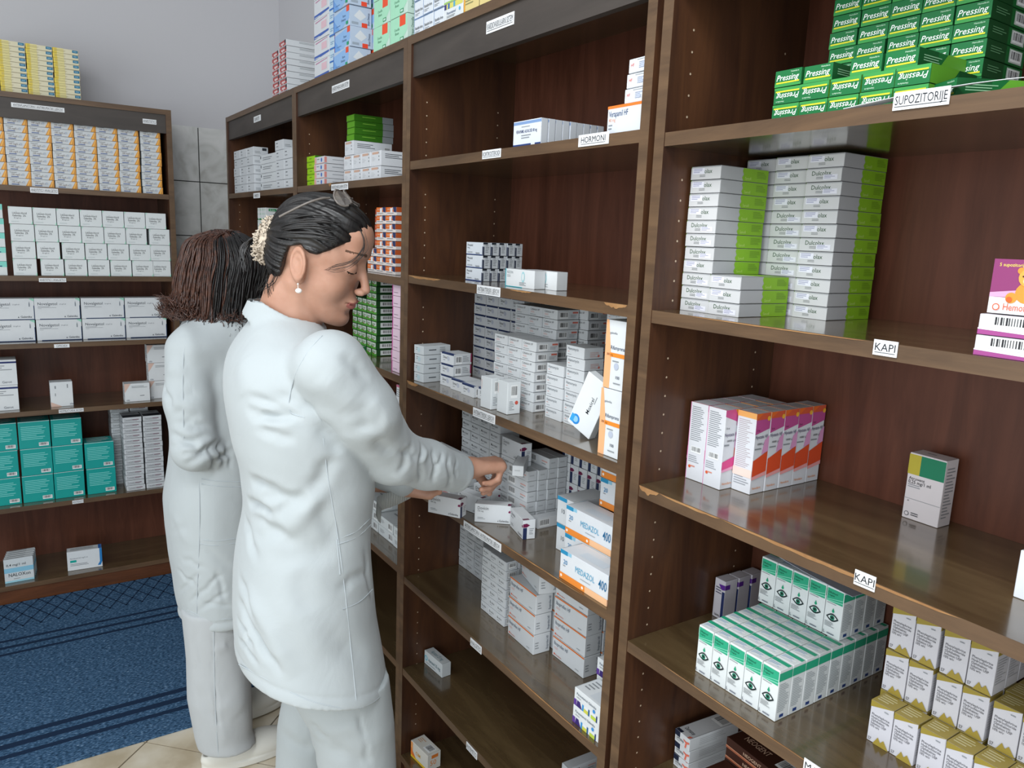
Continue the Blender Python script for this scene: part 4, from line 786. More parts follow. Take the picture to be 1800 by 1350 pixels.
FV=np.array((math.cos(HEAD),math.sin(HEAD),0)); LV=np.array((-math.sin(HEAD),math.cos(HEAD),0))
rx_,ux_,fx_=[np.array(v) for v in (RX,UX,FX)]
class Fig:
    """figure frame: f forward, l to the figure's left, z up"""
    def __init__(s,base): s.b=np.array(base,float)
    def P(s,px,py,l=0.):   # point of the figure seen at that place of the photo, l given
        d=fx_+rx_*(px-900)/F_PX-ux_*(py-675)/F_PX
        t=(l-(np.array(EYE)-s.b)@LV)/(d@LV); w=np.array(EYE)+d*t-s.b
        return np.array((w@FV,l,w[2]))
def cloth(name,c,rough=.8,scale=900):
    m=bpy.data.materials.new(name); nt,b=nodes(m); tc=nt.nodes.new('ShaderNodeTexCoord')
    n=nt.nodes.new('ShaderNodeTexNoise'); n.inputs['Scale'].default_value=scale; n.inputs['Detail'].default_value=2
    nt.links.new(tc.outputs['Object'],n.inputs['Vector']); b.inputs['Base Color'].default_value=lin(c)
    b.inputs['Roughness'].default_value=rough; b.inputs['Specular IOR Level'].default_value=.25; b.inputs['Sheen Weight'].default_value=.15
    n2=nt.nodes.new('ShaderNodeTexNoise'); n2.inputs['Scale'].default_value=14; n2.inputs['Detail'].default_value=6; n2.inputs['Distortion'].default_value=1.5; nt.links.new(tc.outputs['Object'],n2.inputs['Vector'])
    b1=nt.nodes.new('ShaderNodeBump'); b1.inputs['Strength'].default_value=.12; b1.inputs['Distance'].default_value=.001; nt.links.new(n.outputs['Fac'],b1.inputs['Height'])
    b2=nt.nodes.new('ShaderNodeBump'); b2.inputs['Strength'].default_value=.22; b2.inputs['Distance'].default_value=.006; nt.links.new(n2.outputs['Fac'],b2.inputs['Height']); nt.links.new(b1.outputs[0],b2.inputs['Normal'])
    nt.links.new(b2.outputs[0],b.inputs['Normal']); return m
def skin(name,c1,c2,sss=.12):
    m=bpy.data.materials.new(name); nt,b=nodes(m); tc=nt.nodes.new('ShaderNodeTexCoord')
    n=nt.nodes.new('ShaderNodeTexNoise'); n.inputs['Scale'].default_value=28; n.inputs['Detail'].default_value=5; nt.links.new(tc.outputs['Object'],n.inputs['Vector'])
    r=ramp(nt,n.outputs['Fac'],[(.3,c1),(.7,c2)]); nt.links.new(r.outputs[0],b.inputs['Base Color']); b.inputs['Roughness'].default_value=.5
    b.inputs['Subsurface Weight'].default_value=sss; b.inputs['Subsurface Radius'].default_value=(.02,.008,.004); b.inputs['Subsurface Scale'].default_value=.5; return m
def hairm(name,c1,c2,rough=.32):
    m=bpy.data.materials.new(name); nt,b=nodes(m); tc=nt.nodes.new('ShaderNodeTexCoord'); mp=nt.nodes.new('ShaderNodeMapping'); mp.inputs['Scale'].default_value=(60,160,40)
    nt.links.new(tc.outputs['Object'],mp.inputs['Vector']); n=nt.nodes.new('ShaderNodeTexNoise'); n.inputs['Scale'].default_value=1.6; n.inputs['Detail'].default_value=4; nt.links.new(mp.outputs[0],n.inputs['Vector'])
    r=ramp(nt,n.outputs['Fac'],[(.35,c1),(.7,c2)]); nt.links.new(r.outputs[0],b.inputs['Base Color']); b.inputs['Roughness'].default_value=rough; b.inputs['Specular IOR Level'].default_value=.6
    bp=nt.nodes.new('ShaderNodeBump'); bp.inputs['Strength'].default_value=.5; bp.inputs['Distance'].default_value=.001; nt.links.new(n.outputs['Fac'],bp.inputs['Height']); nt.links.new(bp.outputs[0],b.inputs['Normal']); return m
COAT=cloth('white_cotton','b1b8ba'); STITCH=mat('b4bcc0',.9,.1,'thread'); PANTS=cloth('pale_cotton_trousers','a7aeb0',.85); PANTS2=cloth('pale_trousers','b2b6b8',.85)
SKIN=skin('skin','ad7f68','bd917b'); LIP=mat('a8655c',.4,.4,'lip'); BROW=mat('5e4436',.7,.2,'brow'); LASH=mat('1c1512',.6,.2,'lash')
BLACKH=hairm('black_hair','070606','150f0e',.42); BROWNH=hairm('brown_hair','2a150e','5a3626',.4); NAIL=mat('d8a79a',.3,.5,'nail')
LEATHER=mat('d9d8d0',.45,.4,'leather')

def torso(fg,rows,phi,ratio,zc_l=0.):
    """rows: (py, px of back edge, px of front edge)"""
    T=[]
    for py,a,b in rows:
        A=fg.P(a,py,zc_l);B=fg.P(b,py,zc_l); T.append((A[2]*.5+B[2]*.5,A[0],B[0]))
    T.sort(); T=np.array(T); zz=T[:,0]; cen=(T[:,1]+T[:,2])/2; hw=(T[:,2]-T[:,1])/2
    zf=np.linspace(zz[0],zz[-1],200); 
    def sm(v):
        q=np.interp(zf,zz,v); k=np.hanning(15); k/=k.sum(); return np.convolve(np.pad(q,7,mode='edge'),k,'valid')
    cf,hf=sm(cen),sm(hw); cp,sp=math.cos(phi),math.sin(phi)
    rf=np.interp(zf,zz,ratio) if np.ndim(ratio) else np.full(len(zf),ratio)
    def fn(x,y,z):
        c=np.interp(z,zf,cf); H=np.interp(z,zf,hf); R=np.interp(z,zf,rf)
        a=H/np.sqrt(cp*cp+(R*sp)**2); b=a*R
        u=(x-c)*cp+y*sp; v=-(x-c)*sp+y*cp
        k=np.power(np.power(np.abs(u/a),2.3)+np.power(np.abs(v/b),2.3),1/2.3)
        return (k-1)*np.minimum(a,b)*.95
    return fn,zz,(zf,cf,hf)
def onto(V,N,fg,pts):
    """points of the garment surface seen at the given places of the photo"""
    E=np.array(EYE)-fg.b; E=np.array((E@FV,E@LV,E[2])); out=[]
    for px,py in pts:
        d=fg.P(px,py,0)-E; d/=np.linalg.norm(d); W=V-E; t=W@d; r=np.linalg.norm(W-t[:,None]*d,axis=1)
        ok=(r<.012)&(N@d<.15); k=np.where(ok)[0]
        if len(k)==0: k=np.argsort(r)[:6]
        tm=t[k].min(); k=k[t[k]<tm+.03]; k=k[np.argmin(r[k])]; out.append(E+d*(W[k]@d))
    return out
def folds(V,N,fg,L):
    """L: creases (px0,py0,px1,py1,width,depth); negative depth cuts in, with raised shoulders"""
    D=np.zeros(len(V))
    for a in L:
        n=6; P=onto(V,N,fg,[(a[0]+(a[2]-a[0])*k/n+2.0*math.sin(k*1.7+a[0]),a[1]+(a[3]-a[1])*k/n+1.5*math.sin(k*2.3+a[1])) for k in range(n+1)])
        lo=np.min(P,0)-.06; hi=np.max(P,0)+.06; sel=np.where(((V>lo)&(V<hi)).all(1))[0]; v=V[sel]; best=np.full(len(sel),9.); tt=np.zeros(len(sel))
        for k in range(n):
            p,q=P[k],P[k+1]; d=q-p; t=np.clip(((v-p)@d)/(d@d+1e-12),0,1); r=np.linalg.norm(v-p-t[:,None]*d,axis=1)
            m=r<best; best[m]=r[m]; tt[m]=(k+t[m])/n
        taper=np.clip(1.3*np.sin(tt*math.pi)+.05,0,1); u=(best/a[4])**2
        D[sel]+=a[5]*(1-.9*u)*np.exp(-u)*taper if a[5]<0 else a[5]*np.exp(-u)*taper
    return D
def seam(parts,V,N,fg,pts,r=.0011):
    P=bez([(x,y,0) for x,y in pts],6); S=onto(V,N,fg,[(p[0],p[1]) for p in P])
    S=[S[0]]+[(S[i-1]+S[i]*2+S[i+1])/4 for i in range(1,len(S)-1)]+[S[-1]]
    tube(parts,S,[r]*len(S),5)
def plane_z(pts):
    A=np.array([(1,p[0],p[1]) for p in pts]); return np.linalg.solve(A,np.array([p[2] for p in pts]))
def finger(base,dirs,lens,r):
    """chain of round cones"""
    P=[np.array(base,float)]
    for d,l in zip(dirs,lens):
        d=np.array(d,float); P.append(P[-1]+d/np.linalg.norm(d)*l)
    return P,[r,r*.97,r*.9,r*.78][:len(P)]

# ---------------------------------------------------------------- the dark-haired woman in front
f1=Fig((-1.438,.487,0)); r1=empty('person',(-1.438,.487,0),HEAD)
tag(r1,'woman with black hair tied back, white coat, reaching into the third bookcase','person')
rows1=[(527,455,505),(548,447,545),(571,430,572),(599,406,598),(626,391,612),(659,386,626),(690,388,640),(715,391,648),(748,399,655),(775,405,658),(816,420,660),(847,423,660),(878,427,656),(904,425,653),(935,416,652),(969,411,653),(1003,408,656),(1068,407,662),(1116,409,672),(1154,411,680),(1200,412,689),(1262,411,700)]
ratio1=[1.5]*17+[1.35,1.2,1.05,1.0,.95]
ratio1=[1.5,1.5,1.5,1.45,1.4,1.4,1.4,1.4,1.35,1.35,1.35,1.35,1.4,1.45,1.5,1.5,1.55,1.6,1.62,1.55,1.3,1.1]
T1,zz1,_=torso(f1,rows1,math.radians(26),ratio1)
sh=f1.P(580,645,-.15); el=f1.P(688,800,-.03); cu=f1.P(806,832,.14); wr=f1.P(829,822,.18)
print('ARM',np.linalg.norm(el-sh),np.linalg.norm(wr-el),wr)
shL=f1.P(500,640,.15); elL=f1.P(560,770,.20); cuL=f1.P(706,846,.19)
hb=f1.P(411,1157,-.06); hm=f1.P(610,1256,-.19); hf_=f1.P(685,1217,-.07); HP=plane_z([hb,hm,hf_])
def coat1(x,y,z):
    d=T1(x,y,z)
    A=limb(x,y,z,[sh,f1.P(636,722,-.12),el],[.066,.061,.054],.02)
    A2=limb(x,y,z,[el,(el+cu)/2,cu+(cu-el)*.25],[.054,.049,.040],.02)
    A2=smax(A2,(x-cu[0])*cd[0]+(y-cu[1])*cd[1]+(z-cu[2])*cd[2],.004)
    A2=smax(A2,-cone(x,y,z,cu-cd*.02,cu+cd*.06,.033,.033),.003)
    B=limb(x,y,z,[shL,elL,cuL],[.064,.055,.036],.02)
    k=.004+.03*np.clip((z-sh[2]+.06)/.08,0,1)
    h=np.clip(.5+.5*(A-d)/k,0,1); d=A*(1-h)+d*h-k*h*(1-h)
    d=smin(d,A2,.003) if False else np.where(z>-9,smin(smin(A,A2,.02),d,.004)*0+np.minimum(d,smin(A,A2,.02)),d); d=smin(d,B,.02)
    co=np.array((-.155,0,0))
    # stand collar: a thick ring around the neck, leaning forward
    X_=x-CC[0]; Y_=y-CC[1]; Z_=z-CC[2]; u=X_*CA-Z_*SA; w=X_*SA+Z_*CA
    R_=np.sqrt((u/.071)**2+(Y_/.064)**2); ring=np.maximum(np.abs((R_-1)*.066)-.0042,np.abs(w+.012)-.022)
    d=smin(d,ring-.0015,.008)
    d=smax(d,-np.maximum((R_-1)*.066+.004,-w-.035),.003)
    return smax(d,HP[0]+HP[1]*x+HP[2]*y-z,.004)
CC=f1.P(505,552,0.0); CA,SA=math.cos(math.radians(26)),math.sin(math.radians(26))
cd=(cu-el)/np.linalg.norm(cu-el)
def wr_noise(V,s1=7,s2=22,a1=.0028,a2=.0009,st=(1,1,.45)):
    w=vn(V[:,0]*s1+3,V[:,1]*s1+7,V[:,2]*s1*st[2]+11)-.5
    q=V+w[:,None]*.1
    w2=np.abs(vn(q[:,0]*s2+5,q[:,1]*s2+1,q[:,2]*s2*st[2]+2)-.5)
    return a1*w-a2*w2
V,Q=nets(coat1,(-.30,-.32,hm[2]-.03),(.48,.42,1.47),.0043); V=smooth(V,Q,2)
N=normals(V,Q)
F1=[(724,778,700,838,.011,-.005),(741,778,738,850,.008,-.007),(752,786,736,822,.007,.004),(763,789,764,850,.007,-.006),(778,793,766,835,.006,-.004),(787,797,792,862,.008,-.005),(803,803,800,840,.006,-.003),(700,790,740,806,.010,-.004),
 (640,690,705,760,.022,.006),(655,710,620,770,.022,-.004),(560,660,630,720,.025,.006),(600,620,650,668,.016,-.005),(690,800,655,770,.018,-.006),(690,830,720,850,.014,.004),(675,730,640,760,.02,-.005),
 (438,696,520,728,.012,-.008),(470,690,560,722,.014,-.006),(430,716,500,742,.012,-.006),(436,735,535,731,.011,-.009),(445,752,520,775,.014,-.006),(500,705,600,740,.02,.006),
 (436,842,500,872,.016,-.010),(455,876,530,872,.013,-.007),(430,880,480,906,.013,-.012),(478,904,545,868,.016,-.007),(545,868,590,800,.02,-.006),(440,905,505,945,.016,-.007),(500,940,575,855,.018,.008),(450,935,530,955,.018,-.005),(425,905,452,985,.014,-.006),(560,880,590,960,.02,-.004),
 (418,1010,450,1090,.014,-.006),(414,1050,470,1160,.014,-.009),(430,1030,520,1190,.020,.010),(412,1085,445,1140,.009,-.007),(412,1118,455,1170,.008,-.007),(440,1108,500,1190,.012,-.006),(470,985,590,970,.03,-.005),(470,1060,600,1150,.04,.006),(560,1100,650,1170,.03,-.004),(520,1000,540,1080,.03,-.004),
 (590,1040,650,1000,.015,-.004),(640,960,655,1060,.012,-.004),(420,620,440,700,.03,.005),(560,740,600,800,.02,-.006)]
D=folds(V,N,f1,F1)+wr_noise(V)
dh=V[:,2]-(HP[0]+HP[1]*V[:,0]+HP[2]*V[:,1]); D+=.0007*np.exp(-((dh-.010)/.011)**2)-.002*np.exp(-((dh-.026)/.004)**2)
sd=np.linalg.norm(V-cu,axis=1); D+=.002*np.exp(-((sd-.036)/.010)**2)*(V[:,1]>.1)
V=V+N*D[:,None]; V=smooth(V,Q,1,.3); N=normals(V,Q); cp_=[(V,Q)]
for sm_ in ([(568,770),(578,850),(592,930),(603,1010),(612,1090),(620,1170),(628,1245)],[(566,590),(540,620),(517,665),(508,720),(535,734)],[(592,948),(625,935),(650,912)],[(594,957),(628,944),(652,922)],[(603,1071),(632,1058),(655,1036)],[(592,948),(598,1010)],[(420,1168),(480,1200),(545,1232),(615,1246),(655,1235),(680,1212)]):
    seam(cp_,V,N,f1,sm_)
n0=len(Q); V,Q=merge(cp_); mi=np.zeros(len(Q),int); mi[n0:]=1
link('coat',tomesh('coat',V,Q,[COAT,STITCH],mi),r1)
# stand collar
def band(fg,P,h,th,name,par,m):
    """P: centre points of a strip; a thick cloth band standing on them"""
    mb=MB(); pts=bez(P,8); c=sum(pts)/len(pts)
    for i in range(len(pts)-1):
        q=[]
        for p in (pts[i],pts[i+1]):
            o=p-c; o[2]=0; o/=np.linalg.norm(o)
            q.append((p,p+o*th,p+o*th*1.0-o*.006+np.array((0,0,h)),p-o*.006+np.array((0,0,h))))
        a,b=q
        for k in range(4): mb.poly([a[k],b[k],b[(k+1)%4],a[(k+1)%4]],m)
    return mb.build(name,par,True)
# head -----------------------------------------------------------
def headsdf(x,y,z,female=1):
    y=np.abs(y)
    d=ell(x,y,z,(-.010,0,.032),(.084,.0735,.076))
    d=smin(d,ell(x,y,z,(.028,0,.0),(.056,.058,.085)),.03)
    d=smin(d,ell(x,y,z,(.036,0,-.066),(.044,.040,.036)),.03)
    d=smin(d,cone(x,y,z,(-.002,.047,-.045),(.055,.018,-.092),.016,.014),.025)
    d=smin(d,ell(x,y,z,(.072,0,-.094),(.0165,.019,.016)),.018)
    d=smin(d,ell(x,y,z,(.046,.036,-.028),(.030,.026,.030)),.02)
    d=smin(d,ell(x,y,z,(.073,.020,.034),(.014,.026,.011)),.014)
    d=smin(d,ell(x,y,z,(.058,0,.062),(.034,.045,.036)),.02)
    d=smax(d,-ell(x,y,z,(.094,.030,.010),(.017,.017,.013)),.012)      # eye sockets
    d=smin(d,ell(x,y,z,(.0715,.030,.009),(.0135,.0165,.0125)),.004)       # closed lids
    d=smin(d,cone(x,y,z,(.082,0,.020),(.1045,0,-.026),.0065,.0085),.010)  # nose
    d=smin(d,ell(x,y,z,(.0965,.0095,-.0325),(.0105,.0070,.0070)),.005)
    d=smax(d,-ell(x,y,z,(.0985,.0065,-.0405),(.005,.0030,.0035)),.002)
    d=smin(d,ell(x,y,z,(.076,0,-.058),(.017,.024,.017)),.012)         # mouth mound
    d=smin(d,ell(x,y,z,(.0885,.004,-.0545),(.0080,.0145,.0048)),.004)
    d=smin(d,ell(x,y,z,(.0862,.0,-.0655),(.0080,.0145,.0056)),.004)
    d=smax(d,-cone(x,y,z,(.099,0,-.0598),(.080,.0235,-.0578),.0026,.0014),.002)
    d=smax(d,-ell(x,y,z,(.092,0,-.078),(.009,.016,.0060)),.008)
    return d
def earsdf(x,y,z):
    # ear on the -y side; outline ring with a hollow
    u=((x+.009)*.97+(z+.010)*.22)*1.14; w=(-(x+.009)*.22+(z+.010)*.97)*1.14; yy=y+.077+.35*(u)-.0
    rad=np.sqrt((u/.0165)**2+((w-.002)/.0295)**2)
    ring=np.sqrt(((rad-1)*.0195)**2+(yy)**2)-.0042
    bowl=smax(np.sqrt((u/.0185)**2+(w/.031)**2)*.02-.02,np.abs(yy-.005)-.0030,.004)
    lobe=ell(x,y,z,(.000,-.0725,-.036),(.0078,.0045,.0088))
    inner=np.sqrt(((rad-.55)*.015)**2+(yy-.001)**2)-.0026
    root=cone(x,y,z,(-.004,-.066,.012),(-.004,-.066,-.028),.010,.009)
    d=smin(ring,bowl,.004); d=smin(d,lobe,.006); d=smin(d,inner,.003); d=smin(d,root,.008); return d
def rotm(pitch,yaw,roll=0):
    cp,sp=math.cos(pitch),math.sin(pitch); cy,sy=math.cos(yaw),math.sin(yaw); cr,sr=math.cos(roll),math.sin(roll)
    Ry=np.array(((cp,0,sp),(0,1,0),(-sp,0,cp))); Rz=np.array(((cy,-sy,0),(sy,cy,0),(0,0,1))); Rx=np.array(((1,0,0),(0,cr,-sr),(0,sr,cr)))
    return Rz@Ry@Rx
S1=.99
HR=rotm(math.radians(17),math.radians(-4),math.radians(2)); HC=f1.P(559,455,-.01)
neckb=np.linalg.inv(HR)@(f1.P(492,590,.0)-HC)/S1   # base of the neck in head space
def head1(x,y,z):
    d=headsdf(x,y,z); d=smin(d,earsdf(x,y,z),.004)
    n=cone(x,y,z,(-.028,0,-.045),neckb,.050,.056); n=smin(n,cone(x,y,z,(.005,0,-.075),neckb+np.array((.03,0,-.0)),.030,.045),.03)
    # tendon
    n=smin(n,cone(x,y,z,(-.022,-.046,-.05),neckb+np.array((.055,-.01,.0)),.010,.010),.012)
    return smin(d,n,.016)
V,Q=nets(head1,(-.14,-.10,-.27),(.125,.10,.125),.0021); V=smooth(V,Q,1,.5)
c=V[Q].mean(1); mi=np.zeros(len(Q),int)
lipm=(c[:,0]>.080)&(np.abs(c[:,1])<.0235-.0)&(c[:,2]>-.0735+.4*np.abs(c[:,1]))&(c[:,2]<-.0495-.30*np.abs(c[:,1]))&(c[:,0]>.083-.25*np.abs(c[:,1])*0)
mi[lipm]=1
ay=np.abs(c[:,1]); bz=.0385+.10*(ay-.018)-6*(ay-.032)**2*(ay>.03)
mi[(c[:,0]>.045)&(ay>.010)&(ay<.052)&(np.abs(c[:,2]-bz)<.0027-.035*(ay-.012))]=2
ez=.0035-14*(ay-.030)**2*-1.0
mi[(c[:,0]>.058)&(ay>.0155)&(ay<.0455)&(np.abs(c[:,2]-(.0005+9*(ay-.030)**2))<.0013)]=3
body=[(V*S1@HR.T+HC,Q)]; bmi=[mi]
def xf(p): return np.array(p)*S1@HR.T+HC
# hair -----------------------------------------------------------
HL=[(.085,.078),(.070,.060),(.052,.048),(.036,.032),(.018,.018),(.004,.017),(-.014,.026),(-.034,.016),(-.040,-.012),(-.044,-.050),(-.062,-.062),(-.085,-.058),(-.16,-.03),(-.16,.16),(.085,.16)]
bun=np.array((-.092,0,.002))
def hair1(x,y,z):
    w=.0
    ang=np.arctan2(np.sqrt(y*y)*1.0+1e-6,(z-bun[2]))*9+vn(x*22,y*22,z*22)*1.4
    g=.0014*np.sin(ang*3.1)+.0011*np.sin(ang*7.7+2*x*40)+.0035*(vn(x*18+2,ang*.9,y*10+5)-.5)
    d=ell(x,y,z,(-.008,0,.036),(.0905,.0825,.0865))
    d=smin(d,ell(x,y,z,(-.045,0,-.010),(.050,.062,.056)),.03)
    d=smin(d,ell(x,y,z,(.03,0,.082),(.05,.05,.030)),.02)
    d=d-g
    hp=poly2(x+np.abs(y)*.0,z,HL)
    d=smax(d,hp+.0,.006)
    b=ell(x,y,z,bun+np.array((-.010,0,.0)),(.024,.026,.026))-.001*np.sin(ang*3)
    return smin(d,b,.006)
V,Q=nets(hair1,(-.155,-.10,-.085),(.10,.10,.145),.0021); V=smooth(V,Q,1,.4)
hp=[(V*S1@HR.T+HC,Q)]
rh=np.random.RandomState(2)
def lock(P,r,n=6,flat=1): 
    pts=bez([xf(p) for p in P],8); m=len(pts); tube(hp,pts,[r*max(.12,math.sin(min(1,(k+1.5)/m*1.9)*math.pi*.5)*(1-k/m)**.35) for k in range(m)],n)
for k in range(11):   # fine fringe strands falling over the temple
    o=rh.uniform(-1,1,3)*.009; e_=rh.rand()
    lock([(.058+o[0],-.030,.094+o[2]),(.084+o[0]*.6,-.040+o[1]*.5,.070),(.0885+o[0],-.047,.046+o[2]),(.078+o[0],-.058+o[1]*.4,.022+o[2]),(.056+o[0]*2,-.0665,.006+o[2]),(.034+.02*e_,-.0695,-.002+.006*(e_-.5))],.0003+.0004*rh.rand(),4)
for k in range(16):   # side locks swept back above the ear
    o=rh.uniform(-1,1,3)*.004; z0=.03+.055*rh.rand()
    yy=-.078+.0006*k
    lock([(.045+o[0],-.064-.01*(z0<.06),z0+.01),(.0+o[0],-.083+.25*max(0,z0-.05),z0+.004+o[2]),(-.05,-.076+.2*max(0,z0-.05),z0*.7+.0),(-.092,-.035,.012+.2*o[2])],.0022)
for k in range(14):  # stray hairs at the nape
    o=rh.uniform(-1,1,3)
    lock([(-.05+.02*o[0],-.058+.01*o[1],-.035),(-.055+.02*o[0],-.052,-.06),(-.062+.02*o[1],-.046,-.083-.012*rh.rand())],.0009,4)
for k in range(10):
    o=rh.uniform(-1,1,3); lock([(-.10,-.0,.0),(-.128,.0+.01*o[0],-.004),(-.138+.006*o[1],-.012,-.03),(-.128+.01*o[0],-.02,-.055-.015*rh.rand())],.003,5)
V,Q=merge(hp); link('hair',tomesh('hair',V,Q,[BLACKH]),r1)
# scrunchie: fuzzy ring round the bun
sc=[];rs=np.random.RandomState(9); R0=.024; ax=np.array((1,0,.0))
SCR=mat('d0c2b0',.95,.1,'fluff'); 
for k in range(900):
    a=rs.rand()*2*math.pi; b=rs.rand()*2*math.pi; r=.0125*(1+.12*rs.randn()); rr=R0+r*math.cos(b)
    p=np.array((-.098+r*math.sin(b)*1.2,rr*math.cos(a),.002+rr*math.sin(a)*1.15))
    nrm=np.array((math.sin(b)*1.2,math.cos(b)*math.cos(a),math.cos(b)*math.sin(a))); t1=rs.randn(3)*.0022
    tube(sc,[xf(p-nrm*.001),xf(p+t1+nrm*.002),xf(p-t1+nrm*.0035),xf(p+nrm*.0015)],[.0012,.0016,.0016,.0009],4)
vv=[];qq=[]
na,nb=40,12
for i in range(na):
    for j in range(nb):
        a=2*math.pi*i/na;b=2*math.pi*j/nb; rr=R0+.0115*math.cos(b); vv.append(xf((-.098+.0135*math.sin(b),rr*math.cos(a),.002+rr*math.sin(a)*1.15))); qq.append((i*nb+j,((i+1)%na)*nb+j,((i+1)%na)*nb+(j+1)%nb,i*nb+(j+1)%nb))
sc.append((np.array(vv),np.array(qq))); V,Q=merge(sc); o=link('hair_scrunchie',tomesh('hair_scrunchie',V,Q,[SCR]),r1); o['label']='fluffy beige hair tie'
# earring: stud with a hanging pearl
pe=[]
def ball(c,r,nu=12,nv=8,s=(1,1,1)):
    vv=[];qq=[]
    for i in range(nv+1):
        for j in range(nu):
            t=math.pi*i/nv;p=2*math.pi*j/nu; vv.append(np.array(c)+r*np.array((s[0]*math.sin(t)*math.cos(p),s[1]*math.sin(t)*math.sin(p),s[2]*math.cos(t))))
    for i in range(nv):
        for j in range(nu): qq.append((i*nu+j,(i+1)*nu+j,(i+1)*nu+(j+1)%nu,i*nu+(j+1)%nu))
    return np.array(vv),np.array(qq)
e0=xf((.001,-.0785,-.043)); pe.append(ball(e0,.0018)); pe.append(ball(e0+np.array((.001,0,-.012)),.0055,s=(1.15,.8,.85)))
tube(pe,[e0,e0+np.array((0,0,-.009))],[.0006,.0006],5)
V,Q=merge(pe); o=link('earring',tomesh('earring',V,Q,[mat('e6e2dc',.15,.8,'pearl')]),r1)
# hands -----------------------------------------------------------
def hand(W,Fd,Pn,Sd,fing,thumb,sc=1.):
    """W wrist, Fd direction of the metacarpals, Pn palm normal (palm faces +Pn), Sd towards the thumb side
       fing: 4 curls (radians per joint), spread; returns sdf, nail spots"""
    Fd,Pn,Sd=[np.array(v,float)/np.linalg.norm(v) for v in(Fd,Pn,Sd)]; W=np.array(W,float)
    ch=[];nails=[]
    L=[(.040,.024,.020),(.044,.028,.021),(.041,.026,.021),(.032,.020,.018)]; off=[.026,.009,-.008,-.024]; r=[.0088,.0090,.0086,.0076]; ml=[.083,.086,.081,.074]
    K=[]
    for i in range(4):
        k=W+Fd*ml[i]*sc+Sd*off[i]*sc; K.append(k); a=0;P=[k]
        spread=Sd*(1.5-i)*.06
        for j in range(3):
            a+=fing[i][j]; d=Fd*math.cos(a)+Pn*math.sin(a)+spread*math.cos(a); d/=np.linalg.norm(d); P.append(P[-1]+d*L[i][j]*sc)
        ch.append((P,[r[i]*1.08*sc,r[i]*sc,r[i]*.9*sc,r[i]*.74*sc]))
        bk=Pn*-1; up=-(Pn*math.cos(a)-Fd*math.sin(a)); nails.append((P[3]-d*.004*sc+up*r[i]*.72*sc,d,up,r[i]*.62*sc))
    T=[W+Fd*.02*sc+Sd*.022*sc+Pn*.006*sc]
    for d,l in thumb: d=Fd*d[0]+Sd*d[1]+Pn*d[2]; d/=np.linalg.norm(d); T.append(T[-1]+d*l*sc)
    ch.append((T,[.0150*sc,.0115*sc,.0102*sc,.0080*sc]))
    def fn(x,y,z):
        d=None
        for i in range(4):
            c=cone(x,y,z,W+Sd*off[i]*.6*sc,K[i],.0175*sc,.0125*sc); d=c if d is None else smin(d,c,.010)
        fg_=None
        for P,R in ch[:4]:
            c=limb(x,y,z,P,R,.003); fg_=c if fg_ is None else np.minimum(fg_,c)
        d=smin(d,fg_,.006); d=smin(d,limb(x,y,z,ch[4][0],ch[4][1],.004),.010)
        d=smin(d,cone(x,y,z,W-Fd*.06*sc,W+Fd*.005,.0255*sc,.022*sc),.018)
        return d
    allp=np.concatenate([np.array(P) for P,_ in ch]+[W[None]-Fd*.06])
    return fn,allp.min(0)-.025,allp.max(0)+.025,nails
def joined(parts,mis,paths):
    """one continuous surface: arm tubes run from the neck root to each forearm end"""
    V,Q=merge(parts); mi=np.concatenate(mis); st=np.cumsum([0]+[len(v) for v,_ in parts]); kill=[];nV=[];nQ=[];n=len(V)
    c=V[Q].mean(1); own=np.searchsorted(st,Q[:,0],side='right')-1
    used=set()
    for h,path in paths:
        def pick(part,target):
            k=np.where(own==part)[0]; k=[x for x in k[np.argsort(np.linalg.norm(c[k]-target,axis=1))[:60]] if x not in used][0]; used.add(k); return k
        a=pick(0,path[0]); b=pick(h,path[-1]); ra=list(Q[a]); 
        rb=list(Q[b])[::-1]; sh_=min(range(4),key=lambda q:sum(np.linalg.norm(V[ra[i]]-c[a]-(V[rb[(i+q)%4]]-c[b])) for i in range(4))); rb=[rb[(i+sh_)%4] for i in range(4)]
        rings=[ra]
        for p in path[1:-1]:
            r=[]
            for i in range(4):
                o=V[ra[i]]-c[a]; o=o/np.linalg.norm(o)*.028; nV.append(np.array(p)+o); r.append(n); n+=1
            rings.append(r)
        rings.append(rb)
        for r0,r1_ in zip(rings[:-1],rings[1:]):
            for i in range(4): nQ.append((r0[i],r0[(i+1)%4],r1_[(i+1)%4],r1_[i]))
        kill+=[a,b]
    keep=np.ones(len(Q),bool); keep[kill]=False
    V=np.concatenate([V,np.array(nV)]); Q=np.concatenate([Q[keep],np.array(nQ)]); mi=np.concatenate([mi[keep],np.zeros(len(nQ),int)])
    return V,Q,mi
def addhand(fn,lo,hi,nails,par):
    V,Q=nets(fn,lo,hi,.0019); V=smooth(V,Q,1,.4); c=V[Q].mean(1); mi=np.zeros(len(Q),int)
    Nn=normals(V,Q)[Q[:,0]]
    for p,d,up,r in nails:
        q=c-p; u=q@d; s=np.cross(d,up); v=q@s; w=q@up
        mi[((u/(r*1.25))**2+(v/r)**2<1)&(Nn@up>.55)&(np.abs(w)<.006)]=4
    body.append((V,Q)); bmi.append(mi)
